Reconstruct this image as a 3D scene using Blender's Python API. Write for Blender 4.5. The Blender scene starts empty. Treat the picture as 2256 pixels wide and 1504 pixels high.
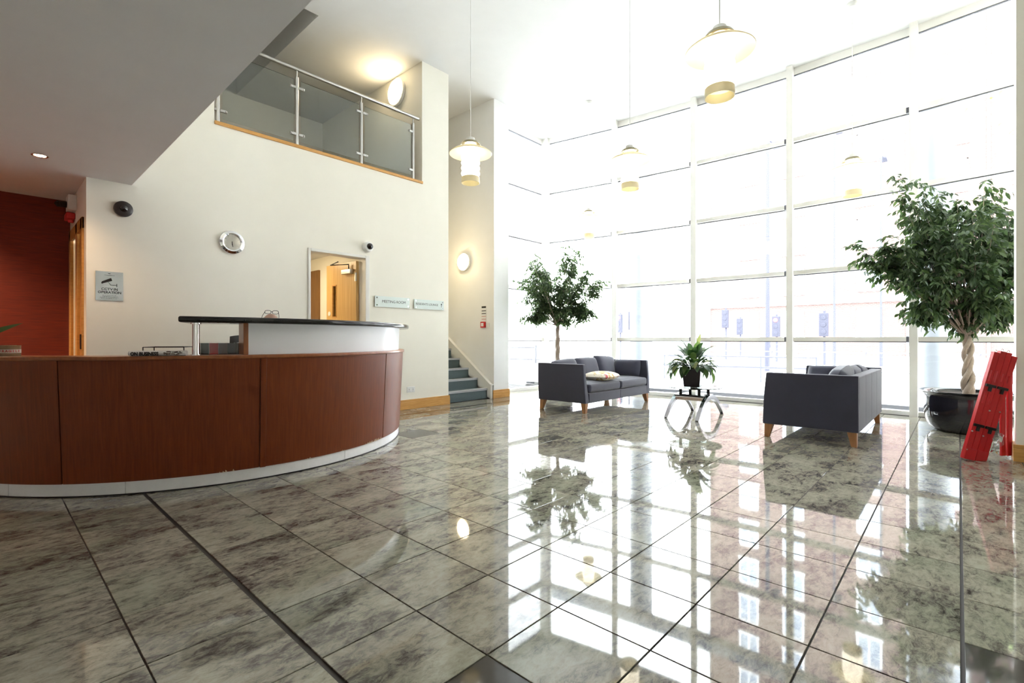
import bpy, bmesh, math, random
from mathutils import Matrix, Vector
random.seed(7)
PI = math.pi
rad = math.radians

# ------------------------------------------------------------------ camera
F_PX, CX, HY, EYE = 1072.5, 1128.0, 747.0, 1.08
YAW = rad(42.54)
scene = bpy.context.scene
COL = scene.collection
cam_d = bpy.data.cameras.new('camera')
cam_d.sensor_fit = 'HORIZONTAL'; cam_d.sensor_width = 36.0
cam_d.lens = 36.0 * F_PX / 2256.0
cam_d.shift_y = -(752.0 - HY) / 2256.0
cam_d.clip_start = 0.05; cam_d.clip_end = 400
cam = bpy.data.objects.new('camera', cam_d); COL.objects.link(cam)
cam.location = (0, 0, EYE); cam.rotation_euler = (PI / 2, 0, YAW - PI / 2)
scene.camera = cam

# ------------------------------------------------------------------ sky and exposure
SKY = 7.0
world = bpy.data.worlds.new('overcast_sky'); scene.world = world
world.use_nodes = True
bg = world.node_tree.nodes['Background']
bg.inputs[0].default_value = (0.91, 0.955, 1.0, 1); bg.inputs[1].default_value = SKY
scene.view_settings.view_transform = 'Standard'
scene.view_settings.look = 'None'
scene.view_settings.gamma = 1.0
scene.view_settings.use_curve_mapping = False
scene.view_settings.exposure = 2.12

# ------------------------------------------------------------------ pixel helpers
FW = (math.cos(YAW), math.sin(YAW)); RT = (math.sin(YAW), -math.cos(YAW))
def ray(x, y):
    u = (x - CX) / F_PX
    return (FW[0] + u * RT[0], FW[1] + u * RT[1], (HY - y) / F_PX)
def on_z(x, y, z=0.0):
    r = ray(x, y); t = (z - EYE) / r[2]; return Vector((r[0] * t, r[1] * t, z))
def on_y(x, y, Y):
    r = ray(x, y); t = Y / r[1]; return Vector((r[0] * t, Y, EYE + r[2] * t))
def at_depth(x, y, t):
    r = ray(x, y); return Vector((r[0] * t, r[1] * t, EYE + r[2] * t))
def depth(p): return p[0] * FW[0] + p[1] * FW[1]
def px(p):
    z = depth(p)
    return CX + F_PX * (p[0] * RT[0] + p[1] * RT[1]) / z, HY - F_PX * (p[2] - EYE) / z

# ------------------------------------------------------------------ materials
MATS = {}
def nodes_of(name):
    m = bpy.data.materials.new(name); m.use_nodes = True
    return m, m.node_tree.nodes, m.node_tree.links, m.node_tree.nodes['Principled BSDF']
def mat(name, col, rough=0.5, metal=0.0, emit=None, estr=0.0, bump=0.0, bscale=200.0, vary=0.0, vscale=4.0, coat=0.0, spec=0.5, sheen=0.0, trans=0.0, aniso=0.0):
    if name in MATS: return MATS[name]
    m, N, L, b = nodes_of(name)
    c = (*col, 1)
    b.inputs['Base Color'].default_value = c
    b.inputs['Roughness'].default_value = rough; b.inputs['Metallic'].default_value = metal
    b.inputs['Specular IOR Level'].default_value = spec
    if coat: b.inputs['Coat Weight'].default_value = coat; b.inputs['Coat Roughness'].default_value = 0.05
    if sheen: b.inputs['Sheen Weight'].default_value = sheen
    if trans: b.inputs['Transmission Weight'].default_value = trans
    if emit: b.inputs['Emission Color'].default_value = (*emit, 1); b.inputs['Emission Strength'].default_value = estr
    tc = N.new('ShaderNodeTexCoord')
    n = N.new('ShaderNodeTexNoise'); n.inputs['Scale'].default_value = vscale; n.inputs['Detail'].default_value = 5
    L.new(tc.outputs['Object'], n.inputs['Vector'])
    mx = N.new('ShaderNodeMix'); mx.data_type = 'RGBA'
    v = max(vary, 0.03)
    mx.inputs[6].default_value = (col[0] * (1 - v), col[1] * (1 - v), col[2] * (1 - v), 1)
    mx.inputs[7].default_value = (min(1, col[0] * (1 + v)), min(1, col[1] * (1 + v)), min(1, col[2] * (1 + v)), 1)
    L.new(n.outputs['Fac'], mx.inputs[0]); L.new(mx.outputs[2], b.inputs['Base Color'])
    if bump:
        n2 = N.new('ShaderNodeTexNoise'); n2.inputs['Scale'].default_value = bscale; n2.inputs['Detail'].default_value = 3
        L.new(tc.outputs['Object'], n2.inputs['Vector'])
        bp = N.new('ShaderNodeBump'); bp.inputs['Strength'].default_value = bump; bp.inputs['Distance'].default_value = 0.01
        L.new(n2.outputs['Fac'], bp.inputs['Height']); L.new(bp.outputs['Normal'], b.inputs['Normal'])
    MATS[name] = m; return m
def ramp(N, stops):
    r = N.new('ShaderNodeValToRGB')
    while len(r.color_ramp.elements) < len(stops): r.color_ramp.elements.new(0.5)
    for e, (p, c) in zip(r.color_ramp.elements, stops): e.position = p; e.color = (*c, 1)
    return r
def wood(name, c1, c2, rough=0.35, scale=(30, 30, 1.5), coat=0.0, spec=0.5):
    m, N, L, b = nodes_of(name); b.inputs['Specular IOR Level'].default_value = spec
    tc = N.new('ShaderNodeTexCoord'); mp = N.new('ShaderNodeMapping'); mp.inputs['Scale'].default_value = scale
    n = N.new('ShaderNodeTexNoise'); n.inputs['Scale'].default_value = 1.0; n.inputs['Detail'].default_value = 7; n.inputs['Distortion'].default_value = 0.6
    L.new(tc.outputs['Object'], mp.inputs[0]); L.new(mp.outputs[0], n.inputs['Vector'])
    r = ramp(N, [(0.3, c1), (0.7, c2)]); L.new(n.outputs['Fac'], r.inputs[0]); L.new(r.outputs[0], b.inputs['Base Color'])
    b.inputs['Roughness'].default_value = rough
    if coat: b.inputs['Coat Weight'].default_value = coat; b.inputs['Coat Roughness'].default_value = 0.15
    MATS[name] = m; return m
def glass_thin(name, tint=(1, 1, 1), refl=1.0, rough=0.0):
    m = bpy.data.materials.new(name); m.use_nodes = True
    N, L = m.node_tree.nodes, m.node_tree.links
    N.clear(); out = N.new('ShaderNodeOutputMaterial')
    t = N.new('ShaderNodeBsdfTransparent'); t.inputs[0].default_value = (*tint, 1)
    g = N.new('ShaderNodeBsdfGlossy'); g.inputs['Roughness'].default_value = rough
    fr = N.new('ShaderNodeFresnel'); fr.inputs[0].default_value = 1.45
    mu = N.new('ShaderNodeMath'); mu.operation = 'MULTIPLY'; mu.inputs[1].default_value = refl
    mx = N.new('ShaderNodeMixShader')
    L.new(fr.outputs[0], mu.inputs[0]); L.new(mu.outputs[0], mx.inputs[0]); L.new(t.outputs[0], mx.inputs[1]); L.new(g.outputs[0], mx.inputs[2])
    L.new(mx.outputs[0], out.inputs[0]); MATS[name] = m; return m

def tile_material(name, dark, mid, light, light2, green):
    m, N, L, b = nodes_of(name)
    tc = N.new('ShaderNodeTexCoord'); oi = N.new('ShaderNodeObjectInfo')
    sc = N.new('ShaderNodeVectorMath'); sc.operation = 'SCALE'; sc.inputs[0].default_value = (37.0, 61.0, 13.0)
    L.new(oi.outputs['Random'], sc.inputs['Scale'])
    ad = N.new('ShaderNodeVectorMath'); ad.operation = 'ADD'
    L.new(tc.outputs['Object'], ad.inputs[0]); L.new(sc.outputs[0], ad.inputs[1])
    mp = N.new('ShaderNodeMapping'); mp.inputs['Scale'].default_value = (2.4, 4.6, 1.0); mp.inputs['Rotation'].default_value = (0, 0, 0.12)
    L.new(ad.outputs[0], mp.inputs[0])
    def noise(scale, det, rough, dist, src):
        n = N.new('ShaderNodeTexNoise'); n.inputs['Scale'].default_value = scale; n.inputs['Detail'].default_value = det; n.inputs['Roughness'].default_value = rough; n.inputs['Distortion'].default_value = dist
        L.new(src, n.inputs['Vector']); return n.outputs['Fac']
    big = noise(1.15, 4, 0.55, 0.3, mp.outputs[0])          # where veins gather
    fine = noise(6.5, 14, 0.80, 0.5, mp.outputs[0])        # ragged grain
    m1 = N.new('ShaderNodeMath'); m1.operation = 'MULTIPLY_ADD'; m1.inputs[1].default_value = 0.44; L.new(big, m1.inputs[0])
    m2 = N.new('ShaderNodeMath'); m2.operation = 'MULTIPLY'; m2.inputs[1].default_value = 0.73; L.new(fine, m2.inputs[0]); L.new(m2.outputs[0], m1.inputs[2])
    r = ramp(N, [(0.470, dark), (0.535, mid), (0.595, light), (0.69, light2)])
    L.new(m1.outputs[0], r.inputs[0])
    r2 = ramp(N, [(0.50, (0, 0, 0)), (0.66, (0.55, 0.55, 0.55))]); L.new(noise(1.5, 3, 0.5, 0.2, ad.outputs[0]), r2.inputs[0])
    mx = N.new('ShaderNodeMix'); mx.data_type = 'RGBA'; mx.blend_type = 'MULTIPLY'; mx.inputs[7].default_value = (*green, 1)
    L.new(r2.outputs[0], mx.inputs[0]); L.new(r.outputs[0], mx.inputs[6]); L.new(mx.outputs[2], b.inputs['Base Color'])
    b.inputs['Roughness'].default_value = 0.035
    b.inputs['IOR'].default_value = 1.55
    MATS[name] = m; return m

M_TILE = tile_material('polished_marbled_tile', (0.068, 0.055, 0.050), (0.178, 0.160, 0.132), (0.298, 0.276, 0.215), (0.395, 0.372, 0.295), (0.70, 0.80, 0.74))
M_DTILE = mat('dark_polished_tile', (0.055, 0.05, 0.045), 0.05, vary=0.1, vscale=30)
M_GROUT = mat('dark_grout', (0.030, 0.025, 0.021), 0.7)
M_WALL = mat('cream_wall_paint', (0.885, 0.855, 0.765), 0.85, bump=0.02, bscale=300)
M_WHITE = mat('white_wall_paint', (0.86, 0.86, 0.85), 0.8, bump=0.02, bscale=300)
M_CEIL = mat('white_ceiling_paint', (0.79, 0.79, 0.79), 0.9)
M_SOFFIT = M_CEIL
M_RED = None
def red_wall():
    m, N, L, b = nodes_of('red_wallcovering')
    tc = N.new('ShaderNodeTexCoord'); mp = N.new('ShaderNodeMapping'); mp.inputs['Scale'].default_value = (3, 3, 60)
    n = N.new('ShaderNodeTexNoise'); n.inputs['Scale'].default_value = 2; n.inputs['Detail'].default_value = 4
    L.new(tc.outputs['Object'], mp.inputs[0]); L.new(mp.outputs[0], n.inputs['Vector'])
    r = ramp(N, [(0.3, (0.12, 0.011, 0.003)), (0.7, (0.21, 0.021, 0.005))]); L.new(n.outputs['Fac'], r.inputs[0]); L.new(r.outputs[0], b.inputs['Base Color'])
    b.inputs['Roughness'].default_value = 0.7; return m
M_RED = red_wall()
M_OAK = wood('oak_trim', (0.58, 0.29, 0.075), (0.70, 0.38, 0.115), 0.35, (6, 6, 60))
M_OAKD = wood('oak_door', (0.62, 0.36, 0.12), (0.74, 0.48, 0.19), 0.35, (40, 40, 1.6))
M_CHERRY = wood('cherry_veneer', (0.150, 0.032, 0.0060), (0.205, 0.046, 0.0090), 0.42, (70, 70, 2.2), spec=0.3)
M_CHERRYD = wood('cherry_edge', (0.26, 0.075, 0.022), (0.36, 0.115, 0.035), 0.28, (26, 26, 4), coat=0.1)
M_DWOOD = wood('dark_brown_door', (0.075, 0.032, 0.012), (0.11, 0.05, 0.02), 0.4, (30, 30, 2))
M_LEG = wood('sofa_leg_wood', (0.30, 0.13, 0.05), (0.40, 0.19, 0.075), 0.35, (40, 40, 4))
M_STEEL = mat('brushed_steel', (0.62, 0.61, 0.59), 0.28, 1.0, vary=0.05, vscale=60)
M_SKIRT = mat('brushed_aluminium', (0.92, 0.92, 0.92), 0.38, 0.0, vary=0.08, vscale=20)
M_CHROME = mat('chrome', (0.80, 0.80, 0.82), 0.08, 1.0)
M_BAND = mat('white_desk_laminate', (0.88, 0.89, 0.92), 0.3, 0.0)
M_GRAN = mat('black_granite', (0.012, 0.012, 0.013), 0.12, vary=0.5, vscale=120)
M_BLACK = mat('black_plastic', (0.012, 0.012, 0.014), 0.35)
M_BMETAL = mat('black_metal', (0.016, 0.016, 0.018), 0.4, 0.3)
M_FABRIC = mat('navy_grey_fabric', (0.031, 0.033, 0.062), 0.75, bump=0.25, bscale=500, sheen=0.45, vary=0.12, vscale=8)
M_FRAME = mat('cream_window_paint', (0.80, 0.785, 0.74), 0.45)
M_GASKET = mat('grey_gasket', (0.12, 0.12, 0.135), 0.5)
M_PANE = glass_thin('window_glass', (0.97, 0.985, 0.98), 0.8)
M_BGLASS = glass_thin('balustrade_glass', (0.925, 0.955, 0.95), 1.0)
M_TGLASS = glass_thin('table_glass', (0.88, 0.96, 0.93), 1.0)
M_FROST = mat('frosted_glass_sign', (0.72, 0.80, 0.77), 0.25)
M_WPLAST = mat('white_plastic', (0.82, 0.82, 0.80), 0.4)
M_LAMP = mat('lamp_diffuser', (0.9, 0.88, 0.8), 0.4, emit=(1.0, 0.88, 0.66), estr=9.0)
M_PEND = mat('pendant_diffuser', (0.9, 0.88, 0.8), 0.3, emit=(1.0, 0.90, 0.70), estr=1.6)
M_SHADE = mat('cream_acrylic_shade', (0.85, 0.80, 0.62), 0.35)
_n, _l = M_SHADE.node_tree.nodes, M_SHADE.node_tree.links
_t = _n.new('ShaderNodeBsdfTranslucent'); _t.inputs[0].default_value = (0.85, 0.78, 0.58, 1)
_m = _n.new('ShaderNodeMixShader'); _m.inputs[0].default_value = 0.4
_l.new(_n['Principled BSDF'].outputs[0], _m.inputs[1]); _l.new(_t.outputs[0], _m.inputs[2]); _l.new(_m.outputs[0], _n['Material Output'].inputs[0])
M_BRASS = mat('pale_brass', (0.34, 0.30, 0.20), 0.25, 1.0)
M_CARPET = mat('blue_grey_carpet', (0.115, 0.155, 0.165), 0.95, bump=0.4, bscale=300, vary=0.25, vscale=120)
M_NOSE = mat('grey_nosing', (0.52, 0.54, 0.57), 0.5)
def leafy(name, col, rough=0.4, vary=0.45, vscale=2.5, thin=0.42):
    m = mat(name, col, rough, vary=vary, vscale=vscale); N, L = m.node_tree.nodes, m.node_tree.links
    b = N['Principled BSDF']; out = N['Material Output']
    tr = N.new('ShaderNodeBsdfTranslucent'); tr.inputs[0].default_value = (col[0]*1.5, col[1]*1.5, col[2]*1.0, 1)
    mx = N.new('ShaderNodeMixShader'); mx.inputs[0].default_value = thin
    L.new(b.outputs[0], mx.inputs[1]); L.new(tr.outputs[0], mx.inputs[2]); L.new(mx.outputs[0], out.inputs[0]); return m
M_LEAF = leafy('ficus_leaf', (0.044, 0.080, 0.036))
M_LEAF2 = leafy('ficus_leaf_pale', (0.088, 0.138, 0.062))
M_LILY = leafy('lily_leaf', (0.036, 0.080, 0.032), 0.3, 0.5, 9)
M_BARK = mat('pale_bark', (0.36, 0.29, 0.23), 0.8, bump=0.5, bscale=60, vary=0.25, vscale=25)
M_POT = mat('black_glazed_pot', (0.011, 0.011, 0.016), 0.10, coat=0.6)
M_LPOT = mat('dark_aubergine_planter', (0.020, 0.014, 0.022), 0.3)
M_SOIL = mat('dark_soil', (0.045, 0.03, 0.02), 0.95, bump=0.6, bscale=40)
M_REDPL = mat('red_plastic', (0.62, 0.018, 0.022), 0.35)
M_INK = mat('dark_ink', (0.02, 0.02, 0.022), 0.6)
M_RINK = mat('red_ink', (0.45, 0.03, 0.03), 0.6)
M_PAPER = mat('newsprint', (0.80, 0.79, 0.76), 0.9, vary=0.1, vscale=60)
M_CPLAS = glass_thin('clear_plastic_bag', (0.82, 0.82, 0.84), 3.0, 0.15)
M_CHIP = mat('chipped_veneer', (0.66, 0.52, 0.36), 0.8)
M_ROOMG = mat('clock_face', (0.78, 0.78, 0.70), 0.5)

# ------------------------------------------------------------------ mesh builder
class MB:
    def __init__(s): s.v = []; s.f = []
    def add(s, vs, fs):
        k = len(s.v); s.v += [tuple(p) for p in vs]; s.f += [tuple(i + k for i in f) for f in fs]; return s
    def box(s, a, b):
        x0, y0, z0 = a; x1, y1, z1 = b
        return s.add([(x0,y0,z0),(x1,y0,z0),(x1,y1,z0),(x0,y1,z0),(x0,y0,z1),(x1,y0,z1),(x1,y1,z1),(x0,y1,z1)],
                     [(3,2,1,0),(4,5,6,7),(0,1,5,4),(1,2,6,5),(2,3,7,6),(3,0,4,7)])
    def obox(s, c, size, rot=None):
        hx, hy, hz = size[0]/2, size[1]/2, size[2]/2
        vs = [Vector((x,y,z)) for z in (-hz,hz) for x,y in ((-hx,-hy),(hx,-hy),(hx,hy),(-hx,hy))]
        if rot is not None: vs = [rot @ v for v in vs]
        c = Vector(c)
        return s.add([v + c for v in vs], [(3,2,1,0),(4,5,6,7),(0,1,5,4),(1,2,6,5),(2,3,7,6),(3,0,4,7)])
    def cyl(s, p0, p1, r0, r1=None, n=16, caps=True):
        r1 = r0 if r1 is None else r1
        p0, p1 = Vector(p0), Vector(p1); d = (p1 - p0).normalized()
        a = d.orthogonal().normalized(); b = d.cross(a)
        vs = []
        for p, r in ((p0, r0), (p1, r1)):
            for i in range(n):
                t = 2*PI*i/n; vs.append(p + (a*math.cos(t) + b*math.sin(t))*r)
        fs = [(i, (i+1) % n, n + (i+1) % n, n + i) for i in range(n)]
        if caps: fs += [tuple(reversed(range(n))), tuple(range(n, 2*n))]
        return s.add(vs, fs)
    def tube(s, pts, rs, n=10):
        pts = [Vector(p) for p in pts]
        if not hasattr(rs, '__len__'): rs = [rs]*len(pts)
        vs = []; up = None
        for i, p in enumerate(pts):
            d = (pts[min(i+1, len(pts)-1)] - pts[max(i-1, 0)]).normalized()
            if up is None: a = d.orthogonal().normalized()
            else:
                a = up - d*up.dot(d)
                a = a.normalized() if a.length > 1e-6 else d.orthogonal().normalized()
            up = a; b = d.cross(a)
            for k in range(n):
                t = 2*PI*k/n; vs.append(p + (a*math.cos(t) + b*math.sin(t))*rs[i])
        fs = []
        for i in range(len(pts)-1):
            for k in range(n): fs.append((i*n+k, i*n+(k+1) % n, (i+1)*n+(k+1) % n, (i+1)*n+k))
        fs += [tuple(reversed(range(n))), tuple(range((len(pts)-1)*n, len(pts)*n))]
        return s.add(vs, fs)
    def lathe(s, prof, n=32, c=(0,0,0), rot=None):
        vs = []; c = Vector(c)
        for r, z in prof:
            for i in range(n):
                t = 2*PI*i/n; p = Vector((r*math.cos(t), r*math.sin(t), z))
                vs.append((rot @ p if rot is not None else p) + c)
        m = len(prof); fs = []
        for j in range(m-1):
            for i in range(n): fs.append((j*n+i, j*n+(i+1) % n, (j+1)*n+(i+1) % n, (j+1)*n+i))
        if prof[0][0] > 1e-5: fs.append(tuple(reversed(range(n))))
        if prof[-1][0] > 1e-5: fs.append(tuple(range((m-1)*n, m*n)))
        return s.add(vs, fs)
    def prism(s, poly, axis, a, b):
        n = len(poly); vs = []
        for w in (a, b):
            for p, q in poly:
                vs.append({'x': (w,p,q), 'y': (p,w,q), 'z': (p,q,w)}[axis])
        return s.add(vs, [tuple(reversed(range(n))), tuple(range(n, 2*n))] + [(i, (i+1) % n, n+(i+1) % n, n+i) for i in range(n)])
    def arc(s, c, r0b, r1b, z0, z1, a0, a1, n=24, r0t=None, r1t=None):
        r0t = r0b if r0t is None else r0t; r1t = r1b if r1t is None else r1t
        vs = []
        for i in range(n+1):
            t = rad(a0 + (a1-a0)*i/n); C, S = math.cos(t), math.sin(t)
            vs += [(c[0]+r0b*C, c[1]+r0b*S, z0), (c[0]+r1b*C, c[1]+r1b*S, z0), (c[0]+r1t*C, c[1]+r1t*S, z1), (c[0]+r0t*C, c[1]+r0t*S, z1)]
        fs = [(0,1,2,3), (4*n+3,4*n+2,4*n+1,4*n)]
        for i in range(n):
            for k in range(4):
                fs.append((4*i+k, 4*(i+1)+k, 4*(i+1)+(k+1) % 4, 4*i+(k+1) % 4))
        return s.add(vs, fs)
    def pillow(s, c, size, rot=None, n=14, p=3.0, crown=1.0):
        w, d, h = size; c = Vector(c); k = len(s.v); idx = {}
        for side in (1, -1):
            for i in range(n+1):
                for j in range(n+1):
                    edge = i in (0, n) or j in (0, n)
                    if side == -1 and edge: idx[(side,i,j)] = idx[(1,i,j)]; continue
                    u = -1 + 2*i/n; v = -1 + 2*j/n
                    z = side*h/2*max(0, (1-abs(u)**p)*(1-abs(v)**p))**0.42
                    q = 1 - 0.06*(abs(u)**2)*(abs(v)**2)
                    P = Vector((u*w/2*q, v*d/2*q, z*crown))
                    idx[(side,i,j)] = len(s.v); s.v.append(tuple((rot @ P if rot is not None else P) + c))
        for side in (1, -1):
            for i in range(n):
                for j in range(n):
                    f = (idx[(side,i,j)], idx[(side,i+1,j)], idx[(side,i+1,j+1)], idx[(side,i,j+1)])
                    s.f.append(f if side == 1 else tuple(reversed(f)))
        return s
    def mesh(s, name, m, smooth=False):
        me = bpy.data.meshes.new(name); me.from_pydata(s.v, [], s.f); me.update()
        bm = bmesh.new(); bm.from_mesh(me); bmesh.ops.recalc_face_normals(bm, faces=bm.faces); bm.to_mesh(me); bm.free()
        me.materials.append(m)
        if smooth:
            for p in me.polygons: p.use_smooth = True
        return me
    def build(s, name, m, parent=None, smooth=False, bevel=0.0, label=None, seg=2):
        o = bpy.data.objects.new(name, s.mesh(name, m, smooth)); COL.objects.link(o)
        if parent is not None:
            o.parent = parent
        if bevel:
            b = o.modifiers.new('bevel', 'BEVEL'); b.width = bevel; b.segments = seg; b.limit_method = 'ANGLE'; b.angle_limit = rad(40)
            if smooth is False:
                for p in o.data.polygons: p.use_smooth = True
                w = o.modifiers.new('wn', 'WEIGHTED_NORMAL'); w.keep_sharp = True
        elif smooth:
            o.data.set_sharp_from_angle(angle=rad(40))
        if label: o['label'] = label
        return o

def tag(o, label, cat, group=None, kind=None):
    o['label'] = label
    if cat: o['category'] = cat
    if group: o['group'] = group
    if kind: o['kind'] = kind
    return o
def thing(name, label, cat, loc=(0,0,0), rz=0.0, group=None):
    o = bpy.data.objects.new(name, None); o.empty_display_size = 0.1; COL.objects.link(o)
    o.location = loc; o.rotation_euler = (0, 0, rz); tag(o, label, cat, group); return o
def struct(o): o['kind'] = 'structure'; return o
def fixed(o, root):
    # mesh written in world coordinates under a root that is only translated
    o.parent = root; o.matrix_parent_inverse = Matrix.Translation(root.location).inverted(); return o
def copy_tree(o, parent=None):
    c = o.copy(); COL.objects.link(c); c.parent = parent
    for ch in list(o.children): copy_tree(ch, c)
    return c
def text_mesh(txt, size, m, name, M, parent=None, ext=0.0004, align='CENTER', bold=0.0, sx=1.0):
    cu = bpy.data.curves.new('txt', 'FONT'); cu.body = txt; cu.size = size; cu.extrude = ext; cu.align_x = align; cu.align_y = 'CENTER'; cu.offset = bold
    cu.resolution_u = 3
    t = bpy.data.objects.new('txt', cu); COL.objects.link(t)
    me = bpy.data.meshes.new_from_object(t.evaluated_get(bpy.context.evaluated_depsgraph_get()))
    bpy.data.objects.remove(t); bpy.data.curves.remove(cu)
    me.name = name
    me.transform(M @ Matrix.Diagonal((sx, 1, 1, 1)))
    me.materials.clear(); me.materials.append(m)
    o = bpy.data.objects.new(name, me); COL.objects.link(o)
    if parent is not None: fixed(o, parent)
    return o
def wall_text(x, y, z):   # upright text on a surface facing -Y
    return Matrix.Translation((x, y, z)) @ Matrix.Rotation(PI/2, 4, 'X')

# ================================================================== SETTING
WY = 6.256            # room face of the long wall
CEIL = 5.48
SOF = 2.66
T = 0.40              # floor tile module
FC = (-12.154, 2.0825); FR = 21.075     # plan circle of the curved glazed front
STEP = 4.24; MUL = [-4.42 + STEP*k for k in range(-3, 5)]      # mullion angles in degrees

# ---- floor and its tiles
floor = struct(MB().box((-3.0, -4.5, -0.12), (9.0, 9.6, -0.005)).build('floor', M_GROUT))
tag(floor, 'polished grey marbled stone tile floor', None)
tile_me = {}
def tile_mesh(w, d, m, key):
    if key not in tile_me:
        b = MB(); e = 0.0012
        b.add([(0,0,-0.006),(w,0,-0.006),(w,d,-0.006),(0,d,-0.006),(0,0,-e),(w,0,-e),(w,d,-e),(0,d,-e),(e,e,0),(w-e,e,0),(w-e,d-e,0),(e,d-e,0)],
              [(3,2,1,0),(0,1,5,4),(1,2,6,5),(2,3,7,6),(3,0,4,7),(4,5,9,8),(5,6,10,9),(6,7,11,10),(7,4,8,11),(8,9,10,11)])
        tile_me[key] = b.mesh('floor_tile', m)
    return tile_me[key]
GX0, GY0 = 0.37 - 0.4*8, 0.39 - 0.4*12
cells = []
g = 0.0028
for i in range(0, 30):
    for j in range(0, 28):
        x0, y0 = GX0 + i*T, GY0 + j*T
        x1, y1 = x0 + T, y0 + T
        if abs(x0 - 0.77) < 0.01: x0 += 0.008
        if abs(x1 - 0.77) < 0.01: x1 -= 0.008
        if abs(y0 + 0.01) < 0.01: y0 += 0.003
        if abs(y1 + 0.01) < 0.01: y1 -= 0.003
        if y0 > 5.5 and x0 < 6.7: y1 = 5.79
        if y0 > 5.8 and x0 < 6.7: continue
        cx_, cy_ = (x0+x1)/2, (y0+y1)/2
        if math.hypot(cx_-FC[0], cy_-FC[1]) > FR - 0.05 or cy_ > 6.8: continue
        if x0 < -2.9: continue
        dk = any(abs(cx_-a) < 0.15 and abs(cy_-b) < 0.15 for a, b in ((0.97, 0.99), (2.17, -0.21), (3.37, 4.59)))
        cells.append([x0+g, y0+g, x1-g, y1-g, dk])
for i in range(0, 24):      # row behind the dark border strip
    x0 = GX0 + i*T
    if x0 < 0.5 or x0 > 6.5: continue
    cells.append([x0+g, 5.89+g, x0+T-g, WY+0.02, False])
def seen(c):
    p = ((c[0]+c[2])/2, (c[1]+c[3])/2, 0)
    z = depth(p)
    if z < 0.9: return 0
    x, y = px(p)
    if x < -60 or x > 2330 or y > 1600: return 0
    if math.hypot(p[0]-1.7, p[1]-5.9) < 1.8: return 0
    return 1.0/z**3
cells.sort(key=seen, reverse=True)
rest = MB()
for k, (x0, y0, x1, y1, dk) in enumerate(cells):
    if k < 300 or dk:
        w, d = round(x1-x0, 4), round(y1-y0, 4)
        o = bpy.data.objects.new('floor_tile', tile_mesh(w, d, M_DTILE if dk else M_TILE, (w, d, dk))); COL.objects.link(o)
        o.location = (x0, y0, 0); o.parent = floor
        if dk: o['label'] = 'plain dark grey inset tile'
    else:
        rest.box((x0, y0, -0.006), (x1, y1, 0))
o = rest.build('distant_floor_tiles', M_TILE, floor); o['kind'] = 'stuff'
bs = MB()
x = 0.5
while x < 6.7:
    bs.box((x, 5.79+g, -0.006), (min(x+1.2, 6.72)-g, 5.89-g, 0)); x += 1.2
bs.build('border_strip', mat('brown_border_strip', (0.07, 0.045, 0.035), 0.06), floor, label='dark brown border strip')

# ---- long wall with doorway and gallery opening
w = MB()
w.box((0.689, WY, 0), (2.907, WY+0.15, 3.55)).box((2.907, WY, 2.24), (3.714, WY+0.15, 3.55)).box((3.714, WY, 0), (5.254, WY+0.15, 3.55))
w.box((1.042, WY, 3.55), (1.795, WY+0.15, CEIL)).box((4.714, WY, 3.55), (5.254, WY+0.15, CEIL))
w.box((0.689, WY, 3.55), (1.042, WY+0.15, CEIL))
wall_left = struct(w.build('wall_left', M_WALL)); tag(wall_left, 'long cream wall behind the reception desk', None)
# pier and stairwell
st = struct(MB().box((6.33, WY, 0), (6.72, 6.80, CEIL)).box((6.33, 6.80, 0), (6.50, 10.2, CEIL)).build('wall_pier', M_WHITE)); tag(st, 'white pier between the stairs and the glazing', None)
st = struct(MB().box((5.08, WY+0.15, 0), (5.254, 10.2, 3.55)).box((4.714, WY+0.15, 3.55), (5.254, 10.2, CEIL)).box((5.254, 10.05, 0), (6.33, 10.2, CEIL)).build('wall_stair', M_WALL)); tag(st, 'cream wall enclosing the stairs', None)
# ceilings
st = struct(MB().prism([(0.9, -4.5)] + [(FC[0]+(FR+0.08)*math.cos(rad(q_)), FC[1]+(FR+0.08)*math.sin(rad(q_))) for q_ in [-18.2 + 0.78*k_ for k_ in range(40)]] + [(8.52, 6.86), (6.72, 6.86), (6.5, 10.2), (3.1, 10.2), (3.1, 6.42), (0.9, 6.42)], 'z', CEIL, CEIL+1.45).build('ceiling', M_CEIL)); tag(st, 'high white ceiling over the double-height lobby', None)
st = struct(MB().box((-0.2, 6.42, CEIL+1.3), (3.1, 10.2, CEIL+1.45)).build('ceiling_gallery', M_WALL)); tag(st, 'cream ceiling over the gallery', None)
st = struct(MB().box((-3.0, -4.5, SOF), (1.042, WY, SOF+0.25)).box((-3.0, WY, SOF), (0.689, 7.7, SOF+0.25)).box((0.689, WY+0.15, SOF), (0.95, 7.7, SOF+0.25)).build('ceiling_lower', M_SOFFIT)); tag(st, 'low grey soffit above the reception end', None)
st = struct(MB().box((0.9, -4.5, SOF+0.25), (1.042, WY, CEIL)).build('wall_upper', M_WALL)); tag(st, 'upper wall above the low soffit', None)
# gallery floor and walls
st = struct(MB().box((-0.2, WY+0.15, 3.40), (4.714, 9.6, 3.55)).build('floor_gallery', M_CARPET)); tag(st, 'gallery floor', None)
st = struct(MB().box((-0.2, 9.58, 3.40), (4.714, 9.72, CEIL+1.45)).box((-0.2, 6.40, 3.55), (-0.05, 9.6, CEIL+1.45)).box((-0.05, 6.41, 3.55), (1.05, 6.55, CEIL+1.45)).build('wall_gallery', M_WHITE)); tag(st, 'white wall at the back of the gallery', None)
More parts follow.
